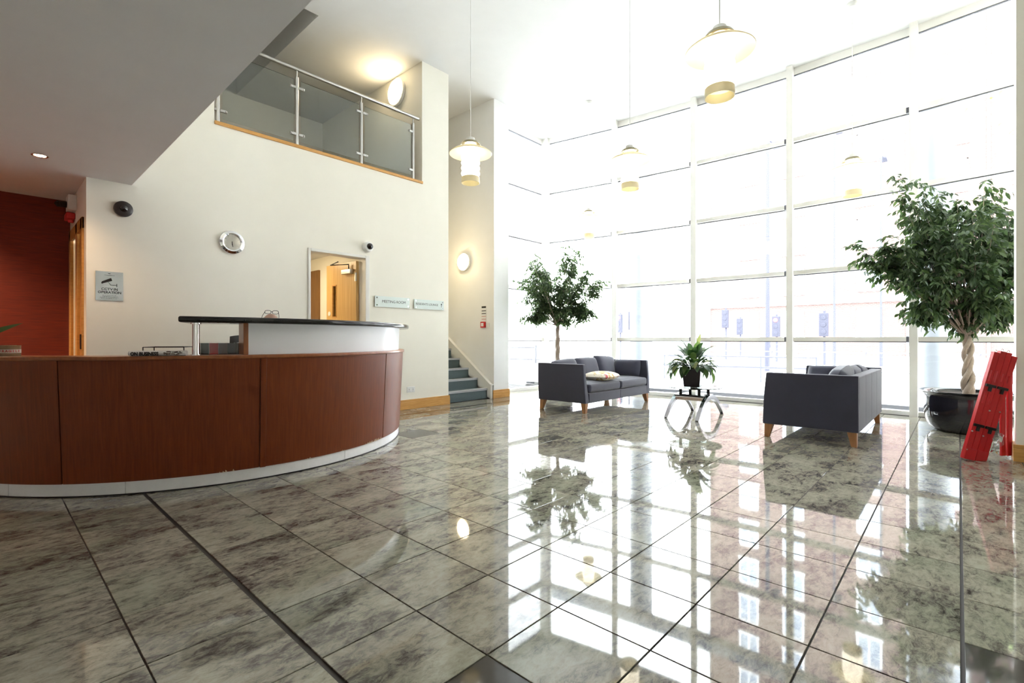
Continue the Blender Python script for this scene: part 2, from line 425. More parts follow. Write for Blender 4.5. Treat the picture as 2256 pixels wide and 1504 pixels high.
# recess with red wall
st = struct(MB().box((-3.0, 7.525, 0), (0.70, 7.68, SOF)).build('wall_red', M_RED)); tag(st, 'dark red textured wall in the recess', None)
st = struct(MB().box((0.69, WY+0.15, 0), (0.80, 6.50, SOF)).box((0.69, 7.40, 0), (0.80, 7.53, SOF)).box((0.69, 6.50, 2.20), (0.80, 7.40, SOF)).build('wall_return', M_WALL)); tag(st, 'cream return wall beside the red recess', None)
# door in the return wall
d1 = struct(MB().box((0.735, 6.52, 0.0), (0.775, 7.38, 2.18)).build('door_1', M_OAKD)); tag(d1, 'oak door in the return wall beside the red wall', None)
f1 = MB().box((0.672, 6.78, 0), (0.70, 6.90, 2.30)).box((0.672, 7.34, 0), (0.70, 7.46, 2.30)).box((0.672, 6.42, 2.18), (0.70, 7.46, 2.30)).box((0.672, 6.42, 0), (0.70, 6.54, 2.30)).build('door_frame', M_OAK, d1, bevel=0.006)
MB().box((0.665, 6.43, 0.98), (0.69, 6.50, 1.13)).build('door_handle', M_BMETAL, d1, bevel=0.004)
# room behind the camera
st = struct(MB().box((-3.15, -4.5, 0), (-3.0, 7.7, SOF)).build('wall_behind', M_WALL)); tag(st, 'cream wall behind the entrance side', None)
st = struct(MB().box((-3.15, -4.65, 0), (8.6, -4.5, CEIL)).build('wall_side', M_WALL)); tag(st, 'cream side wall of the lobby', None)
wr = struct(MB().box((6.19, -4.5, 0), (6.43, -0.375, CEIL)).build('wall_right', M_WALL)); tag(wr, 'cream wall end beside the red folded barrier', None)

def board(name, a, b, label):
    (x0, y0), (x1, y1) = a, b
    m = MB().box((x0, y0, 0), (x1, y1, 0.115))
    sx = 0.006
    if x1-x0 > y1-y0: m.box((x0, y0+sx, 0.115), (x1, y1, 0.15))
    else: m.box((x0+sx, y0, 0.115), (x1, y1, 0.15))
    o = struct(m.build(name, M_OAK, bevel=0.004)); tag(o, label, None); return o
board('baseboard_left', (3.80, WY-0.02), (5.274, WY), 'oak skirting board under the white double socket')
board('baseboard_desk', (0.69, WY-0.02), (2.85, WY), 'oak skirting board behind the reception desk')
board('baseboard_pier', (6.30, WY-0.02), (6.74, WY), 'oak skirting board at the foot of the white pier')
board('baseboard_right', (6.17, -4.4), (6.19, -0.355), 'oak skirting board on the wall end by the red barrier')
o = struct(MB().box((6.19, -0.375, 0), (6.43, -0.355, 0.15)).build('baseboard_end', M_OAK, bevel=0.004)); tag(o, 'short oak skirting return at the wall end', None)
# gallery edge
o = struct(MB().box((1.795, WY-0.02, 3.535), (4.72, WY+0.16, 3.575)).build('trim_1', M_OAK, bevel=0.005)); tag(o, 'oak edge strip under the glass balustrade', None)

# ---- doorway 2 (meeting room corridor)
d2 = struct(MB().box((2.877, WY-0.018, 0), (2.912, WY+0.16, 2.275)).box((3.709, WY-0.018, 0), (3.773, WY+0.16, 2.275)).box((2.912, WY-0.018, 2.235), (3.709, WY+0.16, 2.275)).build('door_2', M_FRAME, bevel=0.006)); tag(d2, 'white painted frame of the open doorway behind the desk', None)
leaf = thing('oak_door', 'open oak fire door with a narrow vision panel', 'door', (3.70, 6.415, 0), rad(93))
lf = MB()
W_, H_ = 0.80, 2.21
s0, s1, zz0, zz1 = 0.515, 0.635, 1.41, 1.90
lf.box((0, 0, 0.01), (s0, 0.044, H_)).box((s1, 0, 0.01), (W_, 0.044, H_)).box((s0, 0, 0.01), (s1, 0.044, zz0)).box((s0, 0, zz1), (s1, 0.044, H_))
lf.build('door_leaf', M_OAKD, leaf)
MB().box((s0, -0.006, zz0), (s0+0.014, 0.05, zz1)).box((s1-0.014, -0.006, zz0), (s1, 0.05, zz1)).box((s0, -0.006, zz1-0.014), (s1, 0.05, zz1)).box((s0, -0.006, zz0), (s1, 0.05, zz0+0.014)).build('vision_frame', M_OAK, leaf)
MB().box((s0+0.014, 0.018, zz0+0.014), (s1-0.014, 0.026, zz1-0.014)).build('vision_pane', M_BGLASS, leaf)
RY = Matrix.Rotation(-PI/2, 3, 'X')
MB().lathe([(0.0, 0.048), (0.036, 0.048), (0.036, 0.044)], 20, (0.72, 0, 1.47), Matrix.Rotation(-PI/2, 3, 'X')).build('round_notice', M_WPLAST, leaf)
cl = MB().box((0.06, 0.044, 2.03), (0.30, 0.105, 2.10)).build('door_closer', M_STEEL, leaf, bevel=0.01)
MB().tube([(0.14, 0.075, 2.10), (0.14, 0.075, 2.17), (0.42, 0.20, 2.17), (0.05, 0.30, 2.17)], 0.009, 6).build('closer_arm', M_BMETAL, leaf)
for z in (0.25, 1.1, 1.98):
    MB().cyl((-0.006, 0.05, z-0.06), (-0.006, 0.05, z+0.06), 0.012, n=10).box((0, 0.044, z-0.06), (0.035, 0.047, z+0.06)).build('hinge', M_STEEL, leaf)
# corridor behind
st = struct(MB().box((3.92, 6.41, 0), (4.02, 9.4, 2.47)).box((2.45, 6.41, 0), (2.55, 9.4, 2.47)).box((2.45, 9.3, 0), (4.02, 9.4, 2.47)).build('wall_corridor', M_WALL)); tag(st, 'cream corridor walls seen through the doorway', None)
st = struct(MB().box((2.45, 6.41, 2.47), (4.02, 9.4, 2.56)).build('ceiling_corridor', M_CEIL)); tag(st, 'corridor ceiling seen through the doorway', None)
d3 = struct(MB().box((3.885, 8.05, 0), (3.92, 8.90, 2.26)).build('door_3', wood('brown_oak_door', (0.20, 0.095, 0.028), (0.28, 0.14, 0.045), 0.4, (30, 30, 2)))); tag(d3, 'dark brown door in the corridor', None)
cl_t = thing('corridor_ceiling_lamp_offscreen', 'round ceiling lamp inside the corridor behind the doorway', 'lamp', (2.95, 7.6, 2.40))
MB().lathe([(0.15, 0.0695), (0.15, 0.03), (0.13, 0.02)], 28).build('lamp_base', M_WPLAST, cl_t, smooth=True)
MB().lathe([(0.0, 0.0), (0.08, 0.008), (0.125, 0.03), (0.125, 0.04), (0.0, 0.045)], 28).build('lamp_diffuser', mat('corridor_diffuser', (0.9, 0.85, 0.7), 0.4, emit=(1.0, 0.80, 0.50), estr=48.0), cl_t, smooth=True)

# ================================================================== CURVED GLAZED FRONT
ROWS = [0.06, 1.08, 2.155, 3.23, 4.305, 5.37]
def fp(a, r=0.0):
    t = rad(a); return Vector((FC[0] + (FR+r)*math.cos(t), FC[1] + (FR+r)*math.sin(t), 0))
def bay(k, A, B, inward, end_post=True):
    """one glazed bay between plan points A and B (inside face); inward = unit vector into the room"""
    d = (B - A); L = d.length; d = d/L; n = inward
    R = Matrix((d, -n, Vector((0,0,1)))).transposed()     # local x along, local y outward
    def loc(x, y, z): return A + d*x - n*y + Vector((0,0,z))
    def bx(m, x0, x1, y0, y1, z0, z1): m.obox(loc((x0+x1)/2, (y0+y1)/2, (z0+z1)/2), (x1-x0, y1-y0, z1-z0), R); return m
    fr = MB(); bx(fr, 0, L, 0.0, 0.07, 0, 0.06); bx(fr, 0, L, 0.0, 0.07, 5.37, CEIL)
    w = struct(fr.build('window_%d' % k, M_FRAME)); tag(w, 'glazed bay %s of the curved front' % ('with cream transoms',), None)
    for z in ROWS[1:-1]:
        t = MB(); bx(t, 0.0, L, -0.045, 0.012, z-0.032, z+0.032); t.build('transom', M_FRAME, w)
        t = MB(); bx(t, 0.02, L, 0.012, 0.045, z-0.045, z-0.032); t.build('gasket', M_GASKET, w)
        t = MB(); bx(t, 0.055, 0.085, -0.05, 0.02, z-0.04, z+0.04); t.build('bracket', M_GASKET, w)
    t = MB(); bx(t, 0.02, L, 0.012, 0.045, 5.357, 5.37); t.build('gasket', M_GASKET, w)
    for z0, z1 in zip(ROWS[:-1], ROWS[1:]):
        t = MB(); bx(t, 0.012, L-0.012, 0.026, 0.034, z0+0.012, z1-0.012); t.build('pane', M_PANE, w)
    if end_post:
        t = MB(); bx(t, -0.045, 0.045, -0.12, 0.0, 0, CEIL); t.build('mullion', M_FRAME, w)
    t = MB(); bx(t, -0.008, 0.008, 0.0, 0.05, 0, 5.37); t.build('gasket', M_GASKET, w)
    return w
k = 1
for a0, a1 in zip(MUL[:-1], MUL[1:]):
    A, B = fp(a0), fp(a1); mid = (A+B)/2
    n = Vector((FC[0]-mid.x, FC[1]-mid.y, 0)).normalized()
    w = bay(k, A, B, n); w['label'] = 'tall glazed bay %d of the curved glass front counted from the side wall' % k; k += 1
# return glazing by the pier
P0 = fp(MUL[-1])
A = Vector((6.72, 6.77, 0)); Bc = Vector((P0.x, 6.77, 0))
w = bay(k, A, Bc, Vector((0, -1, 0)), end_post=False); w['label'] = 'straight glazed return between the white pier and the corner post'
st = struct(MB().box((P0.x-0.06, 6.62, 0), (P0.x+0.10, 6.82, CEIL)).build('trim_2', M_FRAME)); tag(st, 'cream corner post of the glazed front', None)

# ================================================================== STAIRS
stair = thing('staircase', 'blue-grey carpeted staircase with pale nosings rising beside the white pier', 'stairs', (5.75, 6.37, 0))
for i in range(12):
    y0 = 6.37 + 0.252*i; z1 = 0.178*(i+1)
    s = fixed(MB().box((5.256, y0, 0 if i == 0 else z1-0.30), (6.262, y0+0.27, z1)).build('step', M_CARPET), stair)
    n_ = MB().box((5.256, y0-0.012, z1-0.006), (6.262, y0+0.065, z1+0.006)).box((5.256, y0-0.012, z1-0.028), (6.262, y0, z1)).build('nosing', M_NOSE, s)
sg = MB().prism([(6.27, 0.0), (6.30, 0.0), (9.4, 2.20), (9.4, 2.44), (6.30, 0.24), (6.27, 0.24)], 'x', 6.262, 6.305).build('stringer', M_FRAME)
fixed(sg, stair)
fixed(MB().prism([(6.262, 0.24), (6.30, 0.24), (9.4, 2.44), (9.4, 2.465), (6.29, 0.262), (6.262, 0.262)], 'x', 6.255, 6.325).build('stringer_cap', M_FRAME), stair)

# ================================================================== GLASS BALUSTRADE
bal = thing('glass_balustrade', 'steel and glass balustrade along the upper gallery', 'balustrade', (3.2, 6.30, 3.575))
PX = [1.845, 2.755, 3.675, 4.572]
for x in PX:
    p = fixed(MB().cyl((x, 6.30, 3.575), (x, 6.30, 4.46), 0.022, n=16).cyl((x, 6.30, 4.46), (x, 6.30, 4.545), 0.009, n=10).build('post', M_STEEL, smooth=True), bal)
    for z in (3.72, 4.32):
        for sx in (-1, 1):
            if (x == PX[-1] and sx == 1): continue
            fixed(MB().obox((x+sx*0.055, 6.285, z), (0.075, 0.02, 0.032)).cyl((x+sx*0.08, 6.29, z), (x+sx*0.08, 6.265, z), 0.012, n=10).build('clamp', M_STEEL, bevel=0.004), bal)
fixed(MB().tube([(1.80, 6.30, 4.565), (4.68, 6.30, 4.565)], 0.024, 18).build('handrail', M_STEEL, smooth=True), bal)
for a, b in zip(PX[:-1], PX[1:]):
    fixed(MB().box((a+0.045, 6.282, 3.63), (b-0.045, 6.292, 4.42)).build('glass_panel', M_BGLASS), bal)

# ================================================================== RECEPTION DESK
DC = (1.7, 5.9)
desk = thing('reception_desk', 'curved cherry-veneered reception desk with a metal plinth', 'desk', (DC[0], DC[1]-1.95, 0))
def darc(*a, **k): return MB().arc(DC, *a, **k)
ZT = 0.962
# plinth
for a0, a1 in ((-183, -145.0), (-144.85, -122.2), (-122.05, -75.2), (-75.05, -22)):
    fixed(darc(1.90, 1.925, 0.008, 0.095, a0, a1, n=24).build('plinth_panel', M_SKIRT, smooth=True), desk)
fixed(darc(1.88, 1.935, 0.0, 0.008, -183, -22, n=80).build('plinth_foot', M_BMETAL, smooth=True), desk)
# veneer panels (taper slightly towards the plinth)
for a0, a1 in ((-183, -133.5), (-133.25, -97.45), (-96.05, -58.45), (-58.05, -22)):
    fixed(darc(1.90, 1.935, 0.092, 0.935, a0, a1, n=32, r0t=1.94, r1t=1.975).build('veneer_panel', M_CHERRY, smooth=True), desk)
fixed(darc(1.90, 1.952, 0.092, 0.935, -97.34, -96.16, n=3, r0t=1.94, r1t=1.987).build('cover_strip', M_CHERRY, bevel=0.003), desk)
fixed(darc(1.89, 1.926, 0.094, 0.934, -182.9, -22.1, n=80, r0t=1.93, r1t=1.966).build('carcass', M_DWOOD, smooth=True), desk)
fixed(darc(1.70, 1.988, 0.935, ZT, -183, -22, n=90).build('ledge', M_CHERRYD, smooth=True, bevel=0.006), desk)
fixed(darc(1.15, 1.89, 0.70, 0.735, -183, -22, n=80).build('worktop', M_CHERRYD, smooth=True), desk)
for a in (-178, -140, -100, -62, -26):
    t = rad(a); R = Matrix.Rotation(t, 3, 'Z')
    fixed(MB().obox((DC[0]+1.5*math.cos(t), DC[1]+1.5*math.sin(t), 0.35), (0.66, 0.03, 0.70), R).build('support_panel', M_CHERRY), desk)
# raised counter
fixed(darc(1.885, 1.925, ZT, 1.20, -99.6, -22, n=50, r0t=1.895, r1t=1.935).build('counter_front', M_BAND, smooth=True), desk)
fixed(darc(1.70, 1.935, ZT, 1.20, -100.6, -99.6, n=1).build('counter_end_board', M_CHERRYD, bevel=0.003), desk)
fixed(darc(1.62, 2.04, 1.20, 1.243, -112.3, -22, n=70).build('granite_top', M_GRAN, smooth=True, bevel=0.012), desk)
t = rad(-109.65)
pc = (DC[0]+1.90*math.cos(t), DC[1]+1.90*math.sin(t))
fixed(MB().cyl((*pc, ZT), (*pc, 1.20), 0.024, n=24).lathe([(0.034, ZT), (0.034, ZT+0.008), (0.024, ZT+0.01)], 24, (*pc, 0)).lathe([(0.024, 1.188), (0.034, 1.19), (0.034, 1.20)], 24, (*pc, 0)).build('steel_post', M_CHROME, smooth=True), desk)
# chipped veneer along the bottom edge
random.seed(3)
ch = MB()
for a_mid, n_, sc in ((-62.5, 26, 1.0), (-66.0, 8, 0.7), (-76, 5, 0.5), (-86, 5, 0.6), (-104, 6, 0.8)):
    for i in range(n_):
        a = a_mid + random.gauss(0, 1.6 if n_ > 10 else 0.6); h_ = random.uniform(0.006, 0.022)*sc; da = random.uniform(0.08, 0.22)
        pts = [(a-da, 0.092), (a+da, 0.092), (a+random.uniform(-da, da), 0.092+h_)]
        vs = []
        for r_ in (1.936, 1.9385):
            for q, z in pts: vs.append((DC[0]+r_*math.cos(rad(q)), DC[1]+r_*math.sin(rad(q)), z))
        ch.add(vs, [(0,1,2), (3,4,5), (0,1,4,3), (1,2,5,4), (2,0,3,5)])
o = fixed(ch.build('chipped_edge', M_CHIP), desk); o['kind'] = 'stuff'

def dpos(a, r, z): return Vector((DC[0]+r*math.cos(rad(a)), DC[1]+r*math.sin(rad(a)), z))
# ---- binders on the worktop behind the ledge
BC = [((0.010, 0.010, 0.012), 'black'), ((0.015, 0.016, 0.018), 'glossy black'), ((0.40, 0.018, 0.014), 'bright red'), ((0.09, 0.045, 0.045), 'dull maroon'), ((0.05, 0.045, 0.05), 'dark grey'), ((0.10, 0.10, 0.115), 'slate grey')]
off_ = -0.175
BL = ['black ring binder at the post end of the binder row', 'glossy black ring binder next to the bright red one', 'bright red ring binder in the binder row', 'dull maroon ring binder beside the red one', 'dark grey ring binder between the maroon and slate ones', 'slate grey ring binder at the chair end of the row']
for i, (c, nm) in enumerate(BC):
    m = mat('binder_' + nm.replace(' ', '_'), c, 0.12, coat=0.5)
    wdt = (0.045, 0.05, 0.058, 0.055, 0.055, 0.06)[i]
    t_ = Vector((-math.sin(rad(-105)), math.cos(rad(-105)), 0))
    p = dpos(-105, 1.66, 0.735) + t_*(off_ + wdt/2)
    b = thing('ring_binder', BL[i], 'binder', p, rad(-105), 'ring binders behind the desk ledge')
    h_ = 0.315
    MB().box((0.0, -wdt/2, 0), (0.004, wdt/2, h_)).build('spine', m, b)
    for s in (-1, 1):
        MB().box((-0.27, s*wdt/2-0.002, 0), (0.004, s*wdt/2+0.002, h_)).build('cover', m, b)
    MB().box((-0.25, -wdt/2+0.006, 0.006), (-0.02, wdt/2-0.014, h_-0.012)).build('paper_block', M_PAPER, b)
    off_ += wdt + 0.006
# ---- wire letter tray
tr_c = dpos(-117.4, 1.56, 0.735)
tray = thing('wire_tray', 'dark wire letter tray standing beside the steel post', 'tray', tr_c, rad(-117.4))
tb = MB()
for z in (0.02, 0.155, 0.285):
    tb.tube([(-0.12, -0.13, z), (0.12, -0.13, z), (0.12, 0.13, z), (-0.12, 0.13, z), (-0.12, -0.13, z)], 0.003, 6)
tb.build('wire_frame', M_BMETAL, tray)
for x, y in ((-0.12, -0.13), (0.12, -0.13), (0.12, 0.13), (-0.12, 0.13)):
    MB().tube([(x, y, 0), (x, y, 0.285)], 0.0035, 6).build('upright', M_BMETAL, tray)
for z in (0.02, 0.155):
    for i in range(6):
        MB().tube([(-0.12, -0.10+i*0.04, z), (0.12, -0.10+i*0.04, z)], 0.002, 5).build('cross_wire', M_BMETAL, tray)
# ---- folded newspaper on the ledge
na = -116.1
NS = 1.16
np_ = thing('newspaper', 'rolled newspaper lying on the curved desk ledge', 'newspaper', dpos(na, 1.935, ZT), rad(na)+PI/2)
nb = MB()
prof = []
for i in range(14):
    t = 2*PI*i/14; prof.append((0.034*math.cos(t), 0.0165+0.0165*math.sin(t)))
nb.prism(prof, 'x', -0.165, 0.165)
np_.scale = (1.0, NS, NS)
nb.build('paper_roll', M_PAPER, np_, smooth=True)
MB().prism([(p*0.8, 0.002+q*0.86) for p, q in prof], 'x', -0.172, -0.165).build('roll_end', mat('newsprint_inner', (0.5, 0.48, 0.45), 0.9), np_)
o = text_mesh('ON BUSINESS', 0.028, M_INK, 'headline', Matrix.Translation((-0.075, -0.0348, 0.013)) @ Matrix.Rotation(PI/2, 4, 'X'), bold=0.0016, sx=0.95); o.parent = np_
ph = MB()
random.seed(5)
for i in range(26):
    x_ = 0.035 + 0.1*random.random(); z_ = 0.006+0.018*random.random()
    ph.box((x_, -0.0352, z_), (x_+random.uniform(0.006, 0.02), -0.0335, z_+random.uniform(0.003, 0.007)))
ph.build('printed_photo', mat('photo_print', (0.12, 0.09, 0.075), 0.8, vary=0.6, vscale=80), np_)
# ---- parcel tape
ta = -147.2
tp = thing('tape_roll', 'roll of brown parcel tape printed with a warning, on the ledge', 'tape', dpos(ta, 1.87, ZT))
MB().lathe([(0.040, 0.0), (0.062, 0.0), (0.062, 0.075), (0.040, 0.075), (0.040, 0.0)], 36).build('brown_tape', mat('brown_tape', (0.22, 0.12, 0.05), 0.25), tp, smooth=True)
MB().lathe([(0.037, -0.0), (0.0402, -0.0), (0.0402, 0.076), (0.037, 0.076), (0.037, 0.0)], 36).build('core', mat('cardboard', (0.42, 0.29, 0.17), 0.9), tp, smooth=True)
MB().lathe([(0.062, 0.022), (0.0626, 0.022), (0.0626, 0.048), (0.062, 0.048)], 36).build('white_band', mat('tape_print_white', (0.62, 0.52, 0.42), 0.4), tp, smooth=True)
to_cam = math.atan2(-dpos(ta,1.87,0).y, -dpos(ta,1.87,0).x)
for i, chs in enumerate('FRAGILE'):
    t = to_cam + 0.1 + (i-3)*0.27
    Mx = Matrix.Rotation(t, 4, 'Z') @ Matrix.Translation((0.0628, 0, 0.035)) @ Matrix.Rotation(PI/2, 4, 'Z') @ Matrix.Rotation(PI/2, 4, 'X')
    o = text_mesh(chs, 0.021, M_RINK, 'letter', Mx, bold=0.0008); o.parent = tp
# ---- small leafy plant at the desk end
def leaf_mesh(name, L, W, m, droop=0.25, fold=0.12, n=6):
    b = MB(); vs = []; 
    for i in range(n+1):
        t = i/n; w = W/2*math.sin(PI*min(1, t*0.93+0.035))**0.8*(1 if t < 0.55 else 1 - 0.35*(t-0.55)/0.45)
        if i == n: w = 0.0005
        z = -droop*L*t*t
        vs += [(L*t, -w, z + fold*w), (L*t, 0, z), (L*t, w, z + fold*w)]
    fs = []
    for i in range(n):
        k = 3*i
        fs += [(k, k+3, k+4, k+1), (k+1, k+4, k+5, k+2)]
    b.add(vs, fs); me = b.mesh(name, m, True); return me
dp = thing('desk_plant', 'small green plant with pointed leaves at the end of the desk ledge', 'plant', dpos(-160.5, 1.845, ZT))
MB().lathe([(0.0, 0.0), (0.045, 0.0), (0.062, 0.09), (0.066, 0.09), (0.066, 0.10), (0.058, 0.10), (0.056, 0.085), (0.0, 0.085)], 24).build('flowerpot', M_LPOT, dp, smooth=True)
for i in range(9):
    az = rad(70 + 22*i); tilt = 0.5 + 0.4*((i*7) % 3)
    lm = leaf_mesh('leaf', 0.19 + 0.03*(i % 3), 0.042, M_LILY, 0.5)
    o = bpy.data.objects.new('leaf', lm); COL.objects.link(o); o.parent = dp
    o.location = (0, 0, 0.085); o.rotation_euler = (0, -tilt, az)
# explicit leaf that reaches into view
o = bpy.data.objects.new('leaf', leaf_mesh('leaf', 0.28, 0.048, M_LILY, 0.38)); COL.objects.link(o); o.parent = dp
o.location = (0, 0, 0.09); o.rotation_euler = (rad(62), -0.74, rad(-14))

# ---- office chair and seated person
chair = thing('office_chair', 'black office chair with a rounded back behind the desk', 'chair', (1.93, 5.12, 0), rad(4))
MB().pillow((0, 0, 0.46), (0.50, 0.48, 0.12), p=4).build('seat', M_BLACK, chair, smooth=True)
MB().pillow((0, 0.27, 0.82), (0.46, 0.62, 0.10), Matrix.Rotation(rad(82), 3, 'X'), p=4).build('backrest', M_BLACK, chair, smooth=True)
MB().tube([(0, 0.1, 0.42), (0, 0.34, 0.44), (0, 0.33, 0.7)], 0.022, 8).build('back_bracket', M_BMETAL, chair)
MB().cyl((0, 0, 0.08), (0, 0, 0.41), 0.028, n=16).build('gas_column', M_CHROME, chair, smooth=True)
for i in range(5):
    t = 2*PI*i/5
    lg = MB().tube([(0, 0, 0.11), (0.28*math.cos(t), 0.28*math.sin(t), 0.075)], [0.025, 0.016], 8).build('base_leg', M_BLACK, chair)
    MB().cyl((0.28*math.cos(t)-0.02*math.sin(t), 0.28*math.sin(t)+0.02*math.cos(t), 0.03), (0.28*math.cos(t)+0.02*math.sin(t), 0.28*math.sin(t)-0.02*math.cos(t), 0.03), 0.03, n=12).build('castor', M_BLACK, lg)

def ellip(b, c, r, rot=None, n=16):
    vs = []; c = Vector(c)
    for j in range(1, n):
        ph_ = PI*j/n
        for i in range(n*2):
            t = PI*i/n
            v = Vector((r[0]*math.sin(ph_)*math.cos(t), r[1]*math.sin(ph_)*math.sin(t), r[2]*math.cos(ph_)))
            vs.append((rot @ v if rot is not None else v) + c)
    top = Vector((0,0,r[2])); bot = Vector((0,0,-r[2]))
    vs.append((rot @ top if rot is not None else top) + c); vs.append((rot @ bot if rot is not None else bot) + c)
    m_ = n*2; fs = []
    for j in range(n-2):
        for i in range(m_): fs.append((j*m_+i, (j+1)*m_+i, (j+1)*m_+(i+1) % m_, j*m_+(i+1) % m_))
    T_, B_ = (n-1)*m_, (n-1)*m_+1
    for i in range(m_): fs += [(T_, i, (i+1) % m_), (B_, (n-2)*m_+(i+1) % m_, (n-2)*m_+i)]
    b.add(vs, fs)
def remeshed(b, name, m, parent, vox):
    o = b.build(name, m, None, smooth=True); fixed(o, parent)
    r = o.modifiers.new('remesh', 'REMESH'); r.mode = 'VOXEL'; r.voxel_size = vox; r.use_smooth_shade = True
    s = o.modifiers.new('smooth', 'SMOOTH'); s.iterations = 4; s.factor = 0.5
    return o
M_SKIN = mat('skin', (0.52, 0.32, 0.25), 0.5, vary=0.06)
M_SHIRT = mat('pale_grey_shirt', (0.55, 0.56, 0.60), 0.85)
M_TROU = mat('dark_trousers', (0.03, 0.03, 0.04), 0.9)
hc = Vector((1.85, 4.80, 1.212))                     # head centre
person = thing('person', 'bald person in a pale shirt seated low behind the desk with glasses pushed up', 'person', (1.92, 5.10, 0))
dirp = Vector((-0.08, -1.0, 0)).normalized(); sd = Vector((dirp.y*-1, dirp.x, 0))
b = MB()
hip = Vector((1.915, 5.10, 0.57)); neck = hc + Vector((-0.02, 0.085, -0.13)) ; sh = neck + Vector((-0.01, 0.04, -0.07))
b.tube([hip, hip.lerp(sh, 0.35)+Vector((0,0.03,0)), hip.lerp(sh, 0.75)+Vector((0,0.04,0)), sh], [0.15, 0.14, 0.16, 0.09], 16)
b.tube([sh, neck, hc], [0.062, 0.056, 0.055], 12)
Rh = Matrix.Rotation(math.atan2(dirp.y, dirp.x), 3, 'Z') @ Matrix.Rotation(rad(38), 3, 'Y')     # head bowed forward, local x = face
ellip(b, hc, (0.098, 0.077, 0.115), Rh)
ellip(b, hc + Rh @ Vector((0.045, 0, -0.055)), (0.052, 0.055, 0.062), Rh)          # jaw
ellip(b, hc + Rh @ Vector((0.103, 0, -0.020)), (0.020, 0.014, 0.026), Rh)          # nose
for s in (-1, 1): ellip(b, hc + Rh @ Vector((-0.005, s*0.078, -0.01)), (0.022, 0.012, 0.032), Rh)
hands = []
for s in (-1, 1):
    S_ = sh + sd*s*0.185 + Vector((0, 0.01, -0.03)); E_ = S_ + dirp*0.10 + sd*s*0.06 + Vector((0, 0, -0.25)); Wr = E_ + dirp*0.20 - sd*s*0.08 + Vector((0, 0, 0.01))
    Wr.z = max(Wr.z, 0.765); E_.z = max(E_.z, 0.775)
    b.tube([sh, S_, S_.lerp(E_, 0.5), E_, E_.lerp(Wr, 0.5), Wr], [0.06, 0.062, 0.048, 0.042, 0.040, 0.028], 12)
    hd = dirp
    b.tube([Wr, Wr + hd*0.05, Wr + hd*0.085], [0.026, 0.034, 0.030], 10)
    for q, ln in zip((-1.5, -0.5, 0.5, 1.5), (0.07, 0.082, 0.078, 0.06)):
        r0 = Wr + hd*0.075 + sd*q*0.017
        b.tube([r0, r0 + hd*ln*0.5 + Vector((0,0,0.006)), r0 + hd*ln - Vector((0,0,0.008))], [0.0095, 0.009, 0.007], 8)
    r0 = Wr + hd*0.03 - sd*s*0.03
    b.tube([r0, r0 + hd*0.035 - sd*s*0.018, r0 + hd*0.06 - sd*s*0.012], [0.011, 0.010, 0.008], 8)
    K_ = hip + dirp*0.42 + sd*s*0.12 + Vector((0, 0, 0.0)); A_ = K_ + dirp*0.02 + Vector((0, 0, -0.48))
    b.tube([hip + sd*s*0.09, hip.lerp(K_, 0.5) + sd*s*0.05, K_, K_.lerp(A_, 0.4), A_], [0.09, 0.078, 0.056, 0.052, 0.036], 12)
    b.tube([A_ + Vector((0,0,-0.04)) - dirp*0.05, A_ + dirp*0.08 + Vector((0,0,-0.05)), A_ + dirp*0.19 + Vector((0,0,-0.06))], [0.035, 0.038, 0.026], 10)
body = remeshed(b, 'body', M_SKIN, person, 0.0075)
sb = MB()
sb.tube([hip + Vector((0,0,-0.02)), hip.lerp(sh, 0.35)+Vector((0,0.03,0)), hip.lerp(sh, 0.75)+Vector((0,0.04,0)), sh, sh.lerp(neck, 0.45)], [0.168, 0.158, 0.178, 0.105, 0.07], 16)
for s in (-1, 1):
    S_ = sh + sd*s*0.185 + Vector((0, 0.01, -0.03)); E_ = S_ + dirp*0.10 + sd*s*0.06 + Vector((0, 0, -0.25)); E_.z = max(E_.z, 0.775)
    sb.tube([sh, S_, S_.lerp(E_, 0.5), S_.lerp(E_, 0.92)], [0.075, 0.078, 0.064, 0.058], 12)
remeshed(sb, 'shirt', M_SHIRT, person, 0.01)
tb_ = MB()
for s in (-1, 1):
    K_ = hip + dirp*0.42 + sd*s*0.12; A_ = K_ + dirp*0.02 + Vector((0, 0, -0.48))
    tb_.tube([hip + sd*s*0.08, hip.lerp(K_, 0.5) + sd*s*0.05, K_, K_.lerp(A_, 0.4), A_.lerp(K_, 0.06)], [0.105, 0.092, 0.072, 0.066, 0.055], 12)
tb_.tube([hip + Vector((0,0,-0.06)), hip + Vector((0,0,0.05))], [0.165, 0.172], 16)
remeshed(tb_, 'trousers', M_TROU, person, 0.012)
for s in (-1, 1):
    ey = MB(); ellip(ey, hc + Rh @ Vector((0.088, s*0.031, 0.008)), (0.011, 0.012, 0.008), Rh, 8)
    fixed(ey.build('eye', M_INK, smooth=True), person)
gl = MB()
gu = (Vector((0, 0, 1)) + dirp*0.25).normalized()            # the rims lie tilted back on the crown
gc = hc + dirp*0.035 + Vector((0, 0, 0.122))
for s_ in (-1, 1):
    pts = []
    for i in range(15):
        t = 2*PI*i/14
        c_, q_ = math.cos(t), math.sin(t)
        pts.append(gc + sd*(s_*0.033 + 0.027*abs(c_)**0.7*(1 if c_ > 0 else -1)) + gu*(0.016*abs(q_)**0.7*(1 if q_ > 0 else -1)))
    gl.tube(pts, 0.0022, 6)
    e0 = gc + sd*s_*0.060
    gl.tube([e0, e0 - dirp*0.03 + sd*s_*0.014 - Vector((0, 0, 0.035)), e0 - dirp*0.06 + sd*s_*0.018 - Vector((0, 0, 0.085))], 0.0022, 6)
gl.tube([gc - sd*0.008, gc + gu*0.006, gc + sd*0.008], 0.0022, 6)
